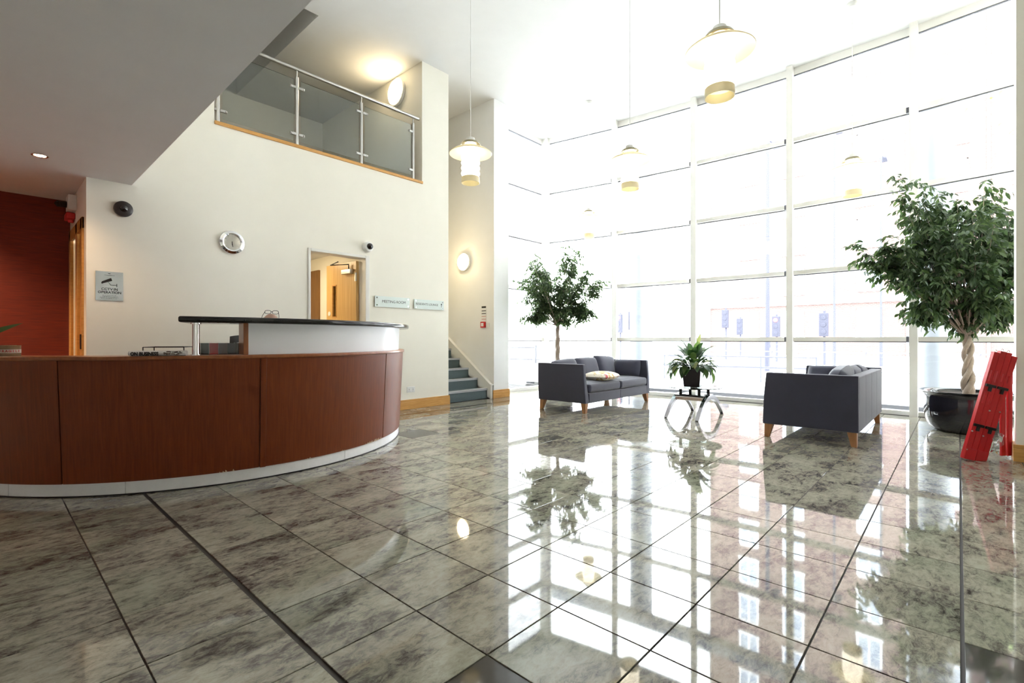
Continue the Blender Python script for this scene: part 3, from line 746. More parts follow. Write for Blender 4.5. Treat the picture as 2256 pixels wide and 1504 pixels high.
fixed(gl.build('glasses', M_BMETAL, smooth=True, label='thin dark-rimmed glasses pushed up on the head'), person)

# ================================================================== THINGS ON THE LONG WALL
YF = WY
RWALL = Matrix.Rotation(PI/2, 3, 'X')       # lathe axis -> -Y
def on_wall_lathe(prof, x, z, n=40, y=YF): return MB().lathe(prof, n, (x, y, z), RWALL)
# clock
clk = thing('wall_clock', 'round wall clock with a wide chrome rim and pale face', 'clock', (1.974, YF, 2.207))
fixed(on_wall_lathe([(0.0, 0.0), (0.135, 0.0), (0.138, 0.012), (0.132, 0.028), (0.105, 0.040), (0.092, 0.036), (0.090, 0.022)], 1.974, 2.207, 48).build('rim', M_CHROME, smooth=True), clk)
fixed(on_wall_lathe([(0.091, 0.020), (0.0, 0.021)], 1.974, 2.207, 40).build('face', M_ROOMG, smooth=True), clk)
for i in range(12):
    t = 2*PI*i/12; R = Matrix.Rotation(t, 3, 'Y')
    fixed(MB().obox(Vector((1.974, YF-0.0215, 2.207)) + R @ Vector((0, 0, 0.078)), (0.004, 0.001, 0.014), R).build('hour_mark', M_STEEL), clk)
def hand(ang, L, w):
    R = Matrix.Rotation(rad(ang), 3, 'Y')
    fixed(MB().obox(Vector((1.974, YF-0.0235, 2.207)) + R @ Vector((0, 0, L/2-0.01)), (w, 0.0015, L), R).build('hand', M_INK), clk)
hand(172, 0.062, 0.005); hand(178, 0.045, 0.006)
fixed(on_wall_lathe([(0.092, 0.030), (0.0, 0.032)], 1.974, 2.207, 32).build('glass_cover', glass_thin('clock_glass', (1, 1, 1), 0.5)), clk)
# CCTV notice
sx0, sx1, sz0, sz1 = 0.757, 0.972, 1.465, 1.755
cs = thing('cctv_sign', 'brushed metal notice with a camera symbol reading CCTV in operation', 'sign', (0.865, YF, sz0))
fixed(MB().box((sx0, YF-0.006, sz0), (sx1, YF-0.001, sz1)).build('plate', mat('sign_metal', (0.62, 0.64, 0.67), 0.24, 1.0), bevel=0.001), cs)
yy = YF-0.0068
text_mesh('CCTV', 0.034, M_INK, 'lettering', wall_text(0.845, yy, 1.578), cs, bold=0.0007)
text_mesh('IN', 0.034, M_INK, 'lettering', wall_text(0.913, yy, 1.578), cs, bold=0.0007)
text_mesh('OPERATION', 0.033, M_INK, 'lettering', wall_text(0.866, yy, 1.546), cs, bold=0.0007)
ic = MB()
def ipoly(pts):
    vs = [(x_, yy+0.0006, z_) for x_, z_ in pts] + [(x_, yy, z_) for x_, z_ in pts]; n_ = len(pts)
    ic.add(vs, [tuple(range(n_)), tuple(range(n_, 2*n_))] + [(i, (i+1) % n_, n_+(i+1) % n_, n_+i) for i in range(n_)])
ipoly([(0.804, 1.652), (0.812, 1.634), (0.886, 1.664), (0.878, 1.690), (0.872, 1.690)])
ipoly([(0.800, 1.640), (0.806, 1.630), (0.814, 1.634), (0.808, 1.652)])
ipoly([(0.852, 1.652), (0.856, 1.650), (0.876, 1.622), (0.871, 1.621)])
ipoly([(0.872, 1.618), (0.872, 1.623), (0.921, 1.623), (0.921, 1.618)])
ipoly([(0.919, 1.606), (0.919, 1.636), (0.924, 1.636), (0.924, 1.606)])
fixed(ic.build('camera_symbol', M_INK), cs)
ln = MB()
for i, (a, b2) in enumerate(((0.81, 0.92), (0.81, 0.93), (0.79, 0.935), (0.80, 0.925))): 
    x_ = a
    while x_ < b2:
        w2 = random.uniform(0.006, 0.016); ln.box((x_, yy, 1.516-0.0105*i), (min(b2, x_+w2), yy+0.0006, 1.5185-0.0105*i)); x_ += w2+0.003
ln.box((0.825, yy, 1.716), (0.905, yy+0.0006, 1.7185)).box((0.855, yy, 1.732), (0.872, yy+0.0006, 1.737))
o = fixed(ln.build('small_print', M_INK), cs); o['kind'] = 'stuff'
# dome camera under the soffit
dc = thing('dome_camera', 'dark oval dome camera on the wall above the notice', 'camera', (0.972, YF, 2.399))
fixed(on_wall_lathe([(0.0, 0.0), (0.075, 0.0), (0.080, 0.012), (0.078, 0.03), (0.055, 0.045), (0.0, 0.046)], 0.972, 2.399).build('housing', mat('dark_bronze_plastic', (0.03, 0.024, 0.026), 0.4), smooth=True), dc)
fixed(on_wall_lathe([(0.034, 0.045), (0.030, 0.062), (0.015, 0.072), (0.0, 0.074)], 0.972, 2.399).build('dome', M_POT, smooth=True), dc)
# white dome camera by the door
dc = thing('dome_camera', 'white wall camera with a black dome at the corner of the door frame', 'camera', (3.735, YF, 2.40))
fixed(on_wall_lathe([(0.0, 0.0), (0.075, 0.0), (0.075, 0.05), (0.066, 0.072), (0.045, 0.082), (0.0, 0.083)], 3.735, 2.40).build('housing', M_WPLAST, smooth=True), dc)
fixed(on_wall_lathe([(0.045, 0.080), (0.044, 0.100), (0.030, 0.118), (0.0, 0.126)], 3.735, 2.40).build('dome', M_POT, smooth=True), dc)
# corner camera and red sounder in the recess
bc = thing('corner_camera', 'small black camera on a pale bracket beside the red wall', 'camera', (0.69, 7.08, 2.50))
fixed(MB().box((0.62, 6.95, 2.46), (0.69, 7.15, 2.62)).build('bracket', M_WPLAST, bevel=0.006), bc)
fixed(MB().cyl((0.63, 7.08, 2.53), (0.545, 7.04, 2.52), 0.035, 0.032, 16).cyl((0.545, 7.04, 2.52), (0.53, 7.033, 2.518), 0.022, 0.02, 12).build('camera_body', M_BLACK, smooth=True), bc)
sn = thing('alarm_sounder', 'small red alarm box on the return wall under the black camera', 'alarm', (0.69, 7.16, 2.38))
fixed(MB().box((0.615, 7.06, 2.38), (0.69, 7.26, 2.45)).build('casing', M_REDPL, bevel=0.012), sn)
fixed(MB().cyl((0.66, 7.16, 2.38), (0.66, 7.16, 2.355), 0.03, 0.022, 16).build('beacon', M_REDPL, smooth=True), sn)
# glass room signs
def glass_sign(x0, x1, z0, z1, txt, size, label, arrow=False):
    s = thing('glass_sign', label, 'sign', ((x0+x1)/2, YF, z0))
    fixed(MB().box((x0, YF-0.024, z0), (x1, YF-0.017, z1)).build('glass_plate', M_FROST, bevel=0.001), s)
    for x_ in (x0+0.03, x1-0.03):
        for z_ in (z0+0.025, z1-0.025):
            fixed(MB().cyl((x_, YF, z_), (x_, YF-0.029, z_), 0.010, n=14).build('standoff', M_CHROME, smooth=True), s)
    parts = [text_mesh(w_, size, M_INK, 'lettering', wall_text(0, YF-0.0248, (z0+z1)/2+0.002), s, align='LEFT') for w_ in txt.split()]
    wid = [max(v.co.x for v in o.data.vertices) for o in parts]
    cur = (x0+x1)/2 + (-0.045 if arrow else 0.02) - (sum(wid) + 0.32*size*(len(wid)-1))/2
    for o, w_ in zip(parts, wid):
        o.data.transform(Matrix.Translation((cur, 0, 0))); cur += w_ + 0.32*size
    if arrow:
        ax, az = x1-0.05, (z0+z1)/2; a_ = MB()
        a_.box((ax-0.004, YF-0.0252, az-0.03), (ax+0.004, YF-0.0242, az+0.02))
        a_.add([(ax-0.017, YF-0.0252, az+0.008), (ax+0.017, YF-0.0252, az+0.008), (ax, YF-0.0252, az+0.035), (ax-0.017, YF-0.0242, az+0.008), (ax+0.017, YF-0.0242, az+0.008), (ax, YF-0.0242, az+0.035)], [(0,1,2), (3,4,5), (0,1,4,3), (1,2,5,4), (2,0,3,5)])
        fixed(a_.build('arrow', M_INK), s)
glass_sign(3.855, 4.46, 1.555, 1.712, 'MEETING ROOM', 0.056, 'frosted glass sign reading MEETING ROOM beside the doorway')
glass_sign(4.545, 5.135, 1.555, 1.705, 'RESIDENTS LOUNGE', 0.048, 'frosted glass sign reading RESIDENTS LOUNGE with an arrow', True)
# socket
so = thing('double_socket', 'white double power socket low on the wall above the skirting', 'socket', (4.495, YF, 0.255))
fixed(MB().box((4.422, YF-0.012, 0.258), (4.568, YF-0.0005, 0.346)).build('faceplate', M_WPLAST, bevel=0.004), so)
for x_ in (4.46, 4.53):
    fixed(MB().box((x_-0.004, YF-0.0128, 0.296), (x_+0.004, YF-0.0115, 0.310)).box((x_-0.016, YF-0.0128, 0.276), (x_-0.008, YF-0.0115, 0.281)).box((x_+0.008, YF-0.0128, 0.276), (x_+0.016, YF-0.0115, 0.281)).build('pin_holes', M_INK), so)
    fixed(MB().box((x_-0.008, YF-0.016, 0.322), (x_+0.008, YF-0.011, 0.338)).build('rocker', M_WPLAST, bevel=0.002), so)

# ---- stairwell wall: lamp, notices, call point, switch (surface faces -X at x = 6.33)
def xlathe(prof, y, z, x, n=40): return MB().lathe(prof, n, (x, y, z), Matrix.Rotation(-PI/2, 3, 'Y'))
def round_lamp(x, y, z, r, label, estr):
    t = thing('round_wall_lamp', label, 'lamp', (x, y, z))
    fixed(xlathe([(0.0, 0.0), (r*1.0, 0.0), (r*1.06, 0.02), (r*1.03, 0.05), (r*0.95, 0.055)], y, z, x).build('rim', M_WPLAST, smooth=True), t)
    fixed(xlathe([(r*0.96, 0.052), (r*0.85, 0.075), (r*0.5, 0.10), (0.0, 0.108)], y, z, x).build('diffuser', mat('wall_lamp_diffuser_%d' % int(estr), (0.9, 0.88, 0.8), 0.4, emit=(1.0, 0.80, 0.48), estr=estr), smooth=True), t)
    return t
round_lamp(6.33, 7.04, 2.57, 0.165, 'round lit wall lamp above the stairs', 19)
round_lamp(4.714, 6.92, 5.20, 0.215, 'round lit wall lamp near the gallery ceiling', 9)
nt = thing('fire_notice', 'narrow white printed fire notice on the stair wall above the call point', 'notice', (6.33, 6.51, 1.42))
fixed(MB().box((6.326, 6.45, 1.415), (6.3295, 6.585, 1.70)).build('sheet', M_WPLAST), nt)
for z0, z1, m in ((1.66, 1.695, M_INK), (1.60, 1.615, M_INK), (1.55, 1.565, M_INK), (1.50, 1.508, M_RINK), (1.45, 1.458, M_RINK)):
    fixed(MB().box((6.3255, 6.46, z0), (6.3262, 6.575, z1)).build('printed_line', m), nt)
cp = thing('fire_call_point', 'small red fire alarm call point on the stair wall', 'call point', (6.33, 6.52, 1.30))
fixed(MB().box((6.285, 6.462, 1.295), (6.3295, 6.572, 1.405)).build('casing', M_REDPL, bevel=0.006), cp)
fixed(MB().box((6.282, 6.485, 1.318), (6.2855, 6.549, 1.382)).build('break_panel', M_WPLAST), cp)
sw = thing('light_switch', 'white light switch plate beside the red call point', 'switch', (6.33, 6.41, 1.30))
fixed(MB().box((6.318, 6.365, 1.30), (6.3295, 6.45, 1.385)).build('faceplate', M_WPLAST, bevel=0.003), sw)
fixed(MB().box((6.314, 6.398, 1.325), (6.319, 6.418, 1.36)).build('rocker', M_WPLAST, bevel=0.002), sw)

# ---- soffit downlights
def downlight(x, y, label, power, off=''):
    t = thing('downlight' + off, label, 'lamp', (x, y, SOF), group='recessed downlights in the low soffit')
    MB().lathe([(0.040, -0.001), (0.056, -0.001), (0.056, -0.006), (0.050, -0.008), (0.040, -0.004), (0.040, -0.001)], 28).build('trim_ring', M_CHROME, t, smooth=True)
    MB().lathe([(0.040, -0.002), (0.0, -0.003)], 24).build('bulb', mat('halogen', (1, 0.8, 0.6), 0.4, emit=(1.0, 0.62, 0.38), estr=14), t)
    l = bpy.data.lights.new('halogen_beam' + off, 'SPOT'); l.energy = power; l.color = (1.0, 0.66, 0.38); l.spot_size = rad(125); l.spot_blend = 1.0; l.shadow_soft_size = 0.03
    lo = bpy.data.objects.new('halogen_beam' + off, l); COL.objects.link(lo); lo.parent = t; lo.location = (0, 0, -0.03)
    return t
p = on_z(88, 342, SOF)
downlight(p.x, p.y, 'lit halogen downlight in the soffit above the desk', 12)
downlight(-0.72, 7.12, 'halogen downlight washing the red wall', 80, '_offscreen')

# ================================================================== PENDANT LIGHTS
def pendant():
    t = thing('pendant_light', '', 'pendant light', (0, 0, 0), group='ribbed pendant lights hanging in the lobby')
    D = CEIL - 3.46
    MB().lathe([(0.0, D), (0.075, D), (0.075, D-0.03), (0.055, D-0.05), (0.0, D-0.052)], 28).build('ceiling_rose', M_WPLAST, t, smooth=True)
    MB().tube([(0, 0, D-0.05), (0, 0, 0.03)], 0.0045, 8).build('cord', M_WPLAST, t)
    MB().lathe([(0.0, 0.05), (0.05, 0.045), (0.06, 0.0), (0.062, -0.02)], 32).build('top_cap', M_WPLAST, t, smooth=True)
    MB().lathe([(0.060, 0.0), (0.10, -0.008), (0.122, -0.040), (0.118, -0.043), (0.098, -0.020), (0.060, -0.012)], 36).build('brass_collar', M_BRASS, t, smooth=True)
    MB().lathe([(0.085, -0.05), (0.15, -0.085), (0.22, -0.115), (0.257, -0.145), (0.254, -0.15), (0.21, -0.128), (0.14, -0.098), (0.085, -0.06)], 44).build('saucer_shade', M_SHADE, t, smooth=True)
    MB().lathe([(0.066, -0.02), (0.085, -0.06), (0.098, -0.12), (0.103, -0.16), (0.0, -0.165)], 36).build('upper_diffuser', M_PEND, t, smooth=True)
    pr = []
    z = -0.16
    for i in range(4):
        for q in range(7):
            a = PI*q/6; pr.append((0.099 + 0.014*math.sin(a), z - 0.062*q/6))
        z -= 0.064
    rb = MB().lathe(pr, 40).build('ribbed_diffuser', M_PEND, t, smooth=True)
    MB().lathe([(0.108, -0.43), (0.110, -0.50), (0.104, -0.50), (0.102, -0.43), (0.108, -0.43)], 40).build('lower_band', M_SHADE, t, smooth=True)
    MB().lathe([(0.0, -0.415), (0.100, -0.415), (0.100, -0.425), (0.0, -0.425)], 32).build('bottom_diffuser', M_PEND, t, smooth=True)
    return t
pd = pendant()
PEND = [((3.99, 4.34), 'ribbed pendant light hanging in front of the stair opening'),
        ((5.50, 3.04), 'ribbed pendant light hanging over the middle of the lobby'),
        ((3.88, 1.37), 'ribbed pendant light hanging over the open tiled floor in front of the desk'),
        ((7.74, 1.03), 'ribbed pendant light hanging over the sofa beside the black bowl pot'),
        ((7.61, 5.06), 'ribbed pendant light hanging over the cushion sofa by the glass corner')]
for i, ((x_, y_), lb) in enumerate(PEND):
    o = pd if i == 0 else copy_tree(pd)
    o.location = (x_, y_, 3.46); o['label'] = lb

# ================================================================== SOFAS
def sofa(label, side):
    s = thing('fabric_sofa', label, 'sofa', group='matching dark fabric sofas')
    bv = dict(bevel=0.012, seg=3)
    for sg_ in (-1, 1):
        o_, it, ib = sg_*1.0, sg_*0.935, sg_*0.885
        MB().add([(o_*0.985, -0.44, 0.145), (ib, -0.44, 0.145), (ib, 0.44, 0.145), (o_*0.985, 0.44, 0.145),
                  (o_, -0.425, 0.45), (it, -0.425, 0.45), (it, 0.44, 0.45), (o_, 0.44, 0.45),
                  (o_, -0.40, 0.715), (it, -0.40, 0.715), (it, 0.44, 0.715), (o_, 0.44, 0.715)],
                 [(0,1,2,3), (8,9,10,11), (0,1,5,4), (4,5,9,8), (1,2,6,5), (5,6,10,9), (2,3,7,6), (6,7,11,10), (3,0,4,7), (7,4,8,11)]).build('arm', M_FABRIC, s, **bv)
    for i in range(4):
        x0 = -0.93 + 1.86*i/4
        MB().box((x0+0.001, 0.33, 0.145), (x0+0.465-0.001, 0.44, 0.70)).build('back_panel', M_FABRIC, s, bevel=0.008)
    for x0, x1 in ((-0.89, -0.001), (0.001, 0.89)):
        MB().box((x0, -0.44, 0.145), (x1, 0.33, 0.285)).build('base_panel', M_FABRIC, s, bevel=0.008)
        b = MB(); n_ = 8; W2, D2 = abs(x1-x0), 0.79
        b.pillow(((x0+x1)/2, -0.055, 0.40), (W2*0.97, D2*0.97, 0.10), p=5); b.build('seat_cushion', M_FABRIC, s, smooth=True)
        MB().box((x0+0.002, -0.45, 0.292), (x1-0.002, 0.33, 0.425)).build('seat_cushion_core', M_FABRIC, s, bevel=0.045, seg=5)
    for i, (cx_, dz, tl) in enumerate(((-0.60, -0.03, 76), (0.0, -0.015, 74), (0.58, 0.0, 70))):
        MB().pillow((cx_, 0.205, 0.60+dz), (0.60, 0.40, 0.20), Matrix.Rotation(rad(4*(i-1)), 3, 'Y') @ Matrix.Rotation(rad(tl), 3, 'X'), p=4).build('back_cushion', M_FABRIC, s, smooth=True)
    MB().pillow((side*0.80, -0.10, 0.575), (0.52, 0.31, 0.16), Matrix.Rotation(PI/2, 3, 'Z') @ Matrix.Rotation(rad(78 if side < 0 else 102), 3, 'X'), p=4).build('side_cushion', M_FABRIC, s, smooth=True)
    for x_ in (-1, 1):
        for y_ in (-1, 1):
            X0, Y0 = x_*0.93, y_*0.38
            a_, b_ = 0.042, 0.024
            tx, ty = x_*0.935-x_*0.01, y_*0.38
            bx_, by_ = x_*0.95, y_*0.40
            vs = []
            for (qx, qy, r_, z_) in ((bx_, by_, b_, 0.0), (tx, ty, a_, 0.15)):
                vs += [(qx-r_, qy-r_, z_), (qx+r_, qy-r_, z_), (qx+r_, qy+r_, z_), (qx-r_, qy+r_, z_)]
            MB().add(vs, [(3,2,1,0), (4,5,6,7), (0,1,5,4), (1,2,6,5), (2,3,7,6), (3,0,4,7)]).build('leg', M_LEG, s, bevel=0.003)
    return s
s1 = sofa('dark blue-grey sofa with a patterned cream cushion on its seat', 1); s1.location = (6.87, 4.40, 0)
s2 = sofa('dark blue-grey sofa seen from behind beside the black bowl pot', -1); s2.location = (6.86, 1.17, 0); s2.rotation_euler = (0, 0, PI)
def floral():
    m, N, L, b = nodes_of('floral_cushion')
    tc = N.new('ShaderNodeTexCoord'); n = N.new('ShaderNodeTexNoise'); n.inputs['Scale'].default_value = 7; n.inputs['Detail'].default_value = 3; n.inputs['Distortion'].default_value = 1.2
    L.new(tc.outputs['Object'], n.inputs['Vector'])
    r = ramp(N, [(0.33, (0.40, 0.17, 0.07)), (0.42, (0.62, 0.46, 0.22)), (0.50, (0.80, 0.74, 0.62)), (0.62, (0.84, 0.79, 0.70)), (0.68, (0.45, 0.10, 0.10))])
    L.new(n.outputs['Fac'], r.inputs[0]); L.new(r.outputs[0], b.inputs['Base Color']); b.inputs['Roughness'].default_value = 0.9; return m
cu = thing('scatter_cushion', 'cream scatter cushion with a brown leaf pattern lying on the sofa', 'cushion', (6.62, 4.16, 0.44), rad(10))
MB().pillow((0, 0, 0.062), (0.60, 0.44, 0.15), p=2.2, n=18).build('cushion_cover', floral(), cu, smooth=True)

# ================================================================== COFFEE TABLE AND LILY
tb = thing('coffee_table', 'glass coffee table on two chrome arched legs', 'coffee table', (6.81, 2.75, 0))
for sy in (-1, 1):
    out, inn = [], []
    n_ = 32
    for i in range(n_+1):
        t = PI*i/n_
        c_, s_ = math.cos(t), math.sin(t)
        u_ = -math.cos(t)
        out.append((0.465*u_, 0.004 + 0.311*(1-abs(u_)**2.1)))
        inn.append((0.452*u_, 0.002 + 0.248*(1-abs(u_)**1.9)))
    vs = []
    y0, y1 = sy*0.215-0.024, sy*0.215+0.024
    for y_ in (y0, y1):
        for (x_, z_) in out: vs.append((x_, y_, z_))
        for (x_, z_) in inn: vs.append((x_, y_, z_))
    m_ = n_+1; fs = []
    for i in range(n_):
        fs += [(i, i+1, m_+i+1, m_+i), (2*m_+i, 3*m_+i, 3*m_+i+1, 2*m_+i+1), (i, 2*m_+i, 2*m_+i+1, i+1), (m_+i, m_+i+1, 3*m_+i+1, 3*m_+i)]
    fs += [(0, m_, 3*m_, 2*m_), (n_, 2*m_+n_, 3*m_+n_, m_+n_)]
    lg = MB().add(vs, fs).build('arched_leg', mat('satin_steel', (0.42, 0.42, 0.46), 0.22, 1.0), tb, smooth=True)
    for sx in (-1, 1):
        MB().cyl((sx*0.452, sy*0.215, 0.0), (sx*0.452, sy*0.215, 0.012), 0.02, n=14).build('foot_pad', M_BLACK, lg)
for x_ in (-0.19, 0.19): MB().box((x_-0.01, -0.19, 0.235), (x_+0.01, 0.19, 0.288)).build('cross_plate', M_CHROME, tb, bevel=0.003)
for x_ in (-0.165, 0.165): MB().box((x_-0.045, -0.20, 0.288), (x_+0.045, 0.20, 0.305)).build('cross_bar', M_BMETAL, tb, bevel=0.003)
for x_ in (-0.165, 0.165):
    for y_ in (-0.13, 0.13):
        MB().cyl((x_, y_, 0.30), (x_, y_, 0.40), 0.021, n=16).build('glass_support', M_BMETAL, tb, smooth=True)
MB().lathe([(0.0, 0.40), (0.362, 0.40), (0.366, 0.404), (0.366, 0.408), (0.362, 0.412), (0.0, 0.412)], 56).build('glass_top', M_TGLASS, tb, smooth=True)
MB().box((-0.17, -0.14, 0.306), (0.17, 0.14, 0.316)).build('lower_glass_shelf', M_TGLASS, tb)
LB = (6.80, 2.77, 0.4125)
li = thing('peace_lily', 'bushy potted plant with long drooping leaves in a square black planter', 'plant', LB, rad(12))
a_, b_ = 0.105, 0.125
pv = []
for r_, z_ in ((a_, 0.0), (b_, 0.25), (b_-0.012, 0.25), (b_-0.014, 0.21)):
    pv += [(-r_, -r_, z_), (r_, -r_, z_), (r_, r_, z_), (-r_, r_, z_)]
pf = [(3,2,1,0)]
for k_ in range(3):
    for i in range(4): pf.append((4*k_+i, 4*k_+(i+1) % 4, 4*(k_+1)+(i+1) % 4, 4*(k_+1)+i))
MB().add(pv, pf).build('planter', M_LPOT, li, bevel=0.006)
MB().box((-0.11, -0.11, 0.19), (0.11, 0.11, 0.215)).build('soil', M_SOIL, li)
random.seed(21)
def lily_leaf(L, W, az, el, droop, stem):
    """stem rises and bends over, blade follows the curve"""
    d = Vector((math.cos(az), math.sin(az), 0)); up = Vector((0, 0, 1)); sidev = Vector((-d.y, d.x, 0))
    pts = []; p = Vector((d.x*0.03, d.y*0.03, 0.20)); ang = el; n_ = 12; seg = (stem+L)/n_
    for i in range(n_+1):
        pts.append(p.copy()); p = p + (d*math.cos(ang) + up*math.sin(ang))*seg; ang -= droop/n_*(0.4+1.5*i/n_)
    k0 = int(n_*stem/(stem+L)); b = MB()
    b.tube(pts[:k0+2], 0.0035, 5)
    vs = []; m_ = n_-k0
    for i in range(m_+1):
        t = i/m_; w = W/2*(math.sin(PI*min(1, 0.06+0.94*t))**0.75)*(1.1-0.3*t)
        if i == m_: w = 0.0006
        q = pts[k0+i]
        vs += [q - sidev*w + up*w*0.25, q, q + sidev*w + up*w*0.25]
    fs = []
    for i in range(m_): fs += [(3*i, 3*i+3, 3*i+4, 3*i+1), (3*i+1, 3*i+4, 3*i+5, 3*i+2)]
    b.add(vs, fs); return b
lmats = [M_LILY, leafy('lily_leaf_light', (0.085, 0.14, 0.05), 0.32, 0.4, 9), leafy('lily_leaf_yellow', (0.26, 0.29, 0.12), 0.4, 0.3, 9)]
for i in range(96):
    az = random.uniform(0, 2*PI); ring = random.random()
    el = rad(84 - 56*ring + random.uniform(-8, 8)); st_ = random.uniform(0.15, 0.27)*(1.1-0.2*ring); L_ = random.uniform(0.17, 0.25)
    lily_leaf(L_, random.uniform(0.07, 0.105), az, el, random.uniform(1.3, 2.6)*(0.55+0.7*ring), st_).build('leaf', lmats[0 if random.random() < 0.72 else (1 if random.random() < 0.8 else 2)], li, smooth=True)
lily_leaf(0.24, 0.065, rad(-25), rad(80), 0.25, 0.34).build('leaf', lmats[2], li, smooth=True)

# ================================================================== FIG TREES
def ficus_leaf_variants(L, m, tagname):
    out = []
    for k_ in range(3):
        out.append(leaf_mesh('leaf', L*(0.85+0.15*k_), L*0.46, m, 0.10+0.12*k_, 0.25, n=3))
    return out
def fig_tree(label, base, pot, trunk_top, lobes, n_leaf, L, n_obj, seed, strands, lean=(0, 0)):
    random.seed(seed)
    t = thing('fig_tree', label, 'tree', base)
    Rp, Hp = pot
    prof = [(0.0, 0.0), (Rp*0.60, 0.0), (Rp*0.635, 0.012)]
    for q in range(1, 15):
        a_ = PI/2*q/14; prof.append((Rp*(0.635 + 0.25*math.sin(a_)), Hp*(0.02 + 0.50*(1-math.cos(a_)))))
    prof += [(Rp*0.888, Hp*0.62), (Rp*0.885, Hp*0.74), (Rp*0.875, Hp*0.84), (Rp*0.885, Hp*0.90), (Rp*0.92, Hp*0.945), (Rp*0.98, Hp*0.97), (Rp, Hp*0.985), (Rp*0.985, Hp), (Rp*0.88, Hp*0.985), (Rp*0.845, Hp*0.95), (Rp*0.84, Hp*0.9), (0.0, Hp*0.9)]
    MB().lathe(prof, 64).build('bowl_pot', M_POT, t, smooth=True)
    MB().lathe([(0.0, Hp*0.93), (Rp*0.5, Hp*0.925), (Rp*0.845, Hp*0.91)], 40).build('soil', M_SOIL, t)
    z0 = Hp*0.88; sr, amp, turns = strands
    for k_ in range(3):
        pts, rs = [], []
        for i in range(41):
            u = i/40; a_ = 2*PI*(turns*u + k_/3)
            am = amp*(0.75 + 0.45*abs(math.sin(PI*turns*1.5*u)))*(1-0.25*u)
            pts.append((am*math.cos(a_) + lean[0]*u, am*math.sin(a_) + lean[1]*u, z0 + (trunk_top-z0)*u)); rs.append(sr*(1.15-0.35*u))
        MB().tube(pts, rs, 10).build('trunk_strand', M_BARK, t, smooth=True)
    top = Vector((lean[0], lean[1], trunk_top-0.03))
    br = MB(); tips = []
    tot = sum(l[4] for l in lobes)
    for (cx_, cy_, cz_, rr, wgt) in lobes:
        for q in range(max(6, int(100*wgt/tot))):
            while True:
                v = Vector((random.uniform(-1, 1), random.uniform(-1, 1), random.uniform(-1, 1)))
                if 0.25 < v.length < 1: break
            e = Vector((cx_, cy_, cz_)) + Vector((v.x*rr[0], v.y*rr[1], v.z*rr[2]))*0.92
            mid = top.lerp(e, 0.5) + Vector((random.uniform(-0.06, 0.06), random.uniform(-0.06, 0.06), random.uniform(0.0, 0.14)))
            br.tube([top, top.lerp(mid, 0.5), mid, e], [sr*0.42, sr*0.28, sr*0.16, sr*0.06], 5)
            tips.append((mid, e))
    br.build('branches', M_BARK, t, smooth=True)['kind'] = 'stuff'
    def put(P, d, roll):
        d = d.normalized(); s_ = d.cross(Vector((0, 0, 1)))
        s_ = s_.normalized() if s_.length > 1e-3 else Vector((1, 0, 0))
        n_ = s_.cross(d); R = Matrix((d, s_, n_)).transposed() @ Matrix.Rotation(roll, 3, 'X')
        return Matrix.Translation(P) @ R.to_4x4()
    items = []
    per = n_leaf/len(tips)
    for mid, e in tips:
        # a tip carries twigs, twigs carry leaves
        for q in range(int(per/9)+1):
            tw = (mid.lerp(e, random.uniform(0.35, 1.05)))
            dv = Vector((random.gauss(0, 1), random.gauss(0, 1), random.gauss(-0.15, 0.6))).normalized()
            out_ = (e-top); out_.z = 0
            dv = (dv + out_.normalized()*0.5 + Vector((0, 0, -0.15))).normalized()
            tl = random.uniform(0.12, 0.26)*(L/0.085)
            for w_ in range(9):
                P = tw + dv*tl*(w_+0.5)/9 + Vector((0, 0, -0.10*tl*((w_+0.5)/9)**2)) + Vector((random.gauss(0, 0.006), random.gauss(0, 0.006), random.gauss(0, 0.006)))
                sidev = dv.cross(Vector((0, 0, 1))).normalized()*(1 if w_ % 2 else -1)
                d = dv*0.55 + sidev*0.7 + Vector((0, 0, random.uniform(-0.95, 0.05)))
                items.append((put(P, d, random.uniform(-0.8, 0.8)), random.randrange(3), random.random()))
    Bv = Vector(base)
    items.sort(key=lambda it: depth(Bv + it[0].translation))
    v1 = ficus_leaf_variants(L, M_LEAF, 'a'); v2 = ficus_leaf_variants(L, M_LEAF2, 'b')
    for M_, k_, r_ in items[:n_obj]:
        o = bpy.data.objects.new('leaf', (v2 if r_ > 0.68 else v1)[k_]); COL.objects.link(o); o.parent = t; o.matrix_local = M_
    for vset, m_, test in ((v1, M_LEAF, lambda r: r <= 0.68), (v2, M_LEAF2, lambda r: r > 0.68)):
        b = MB(); 
        for M_, k_, r_ in items[n_obj:]:
            if not test(r_): continue
            me = vset[k_]
            b.add([M_ @ v.co for v in me.vertices], [tuple(p.vertices) for p in me.polygons])
        o = b.build('foliage', m_, t, smooth=False); o['kind'] = 'stuff'
    return t
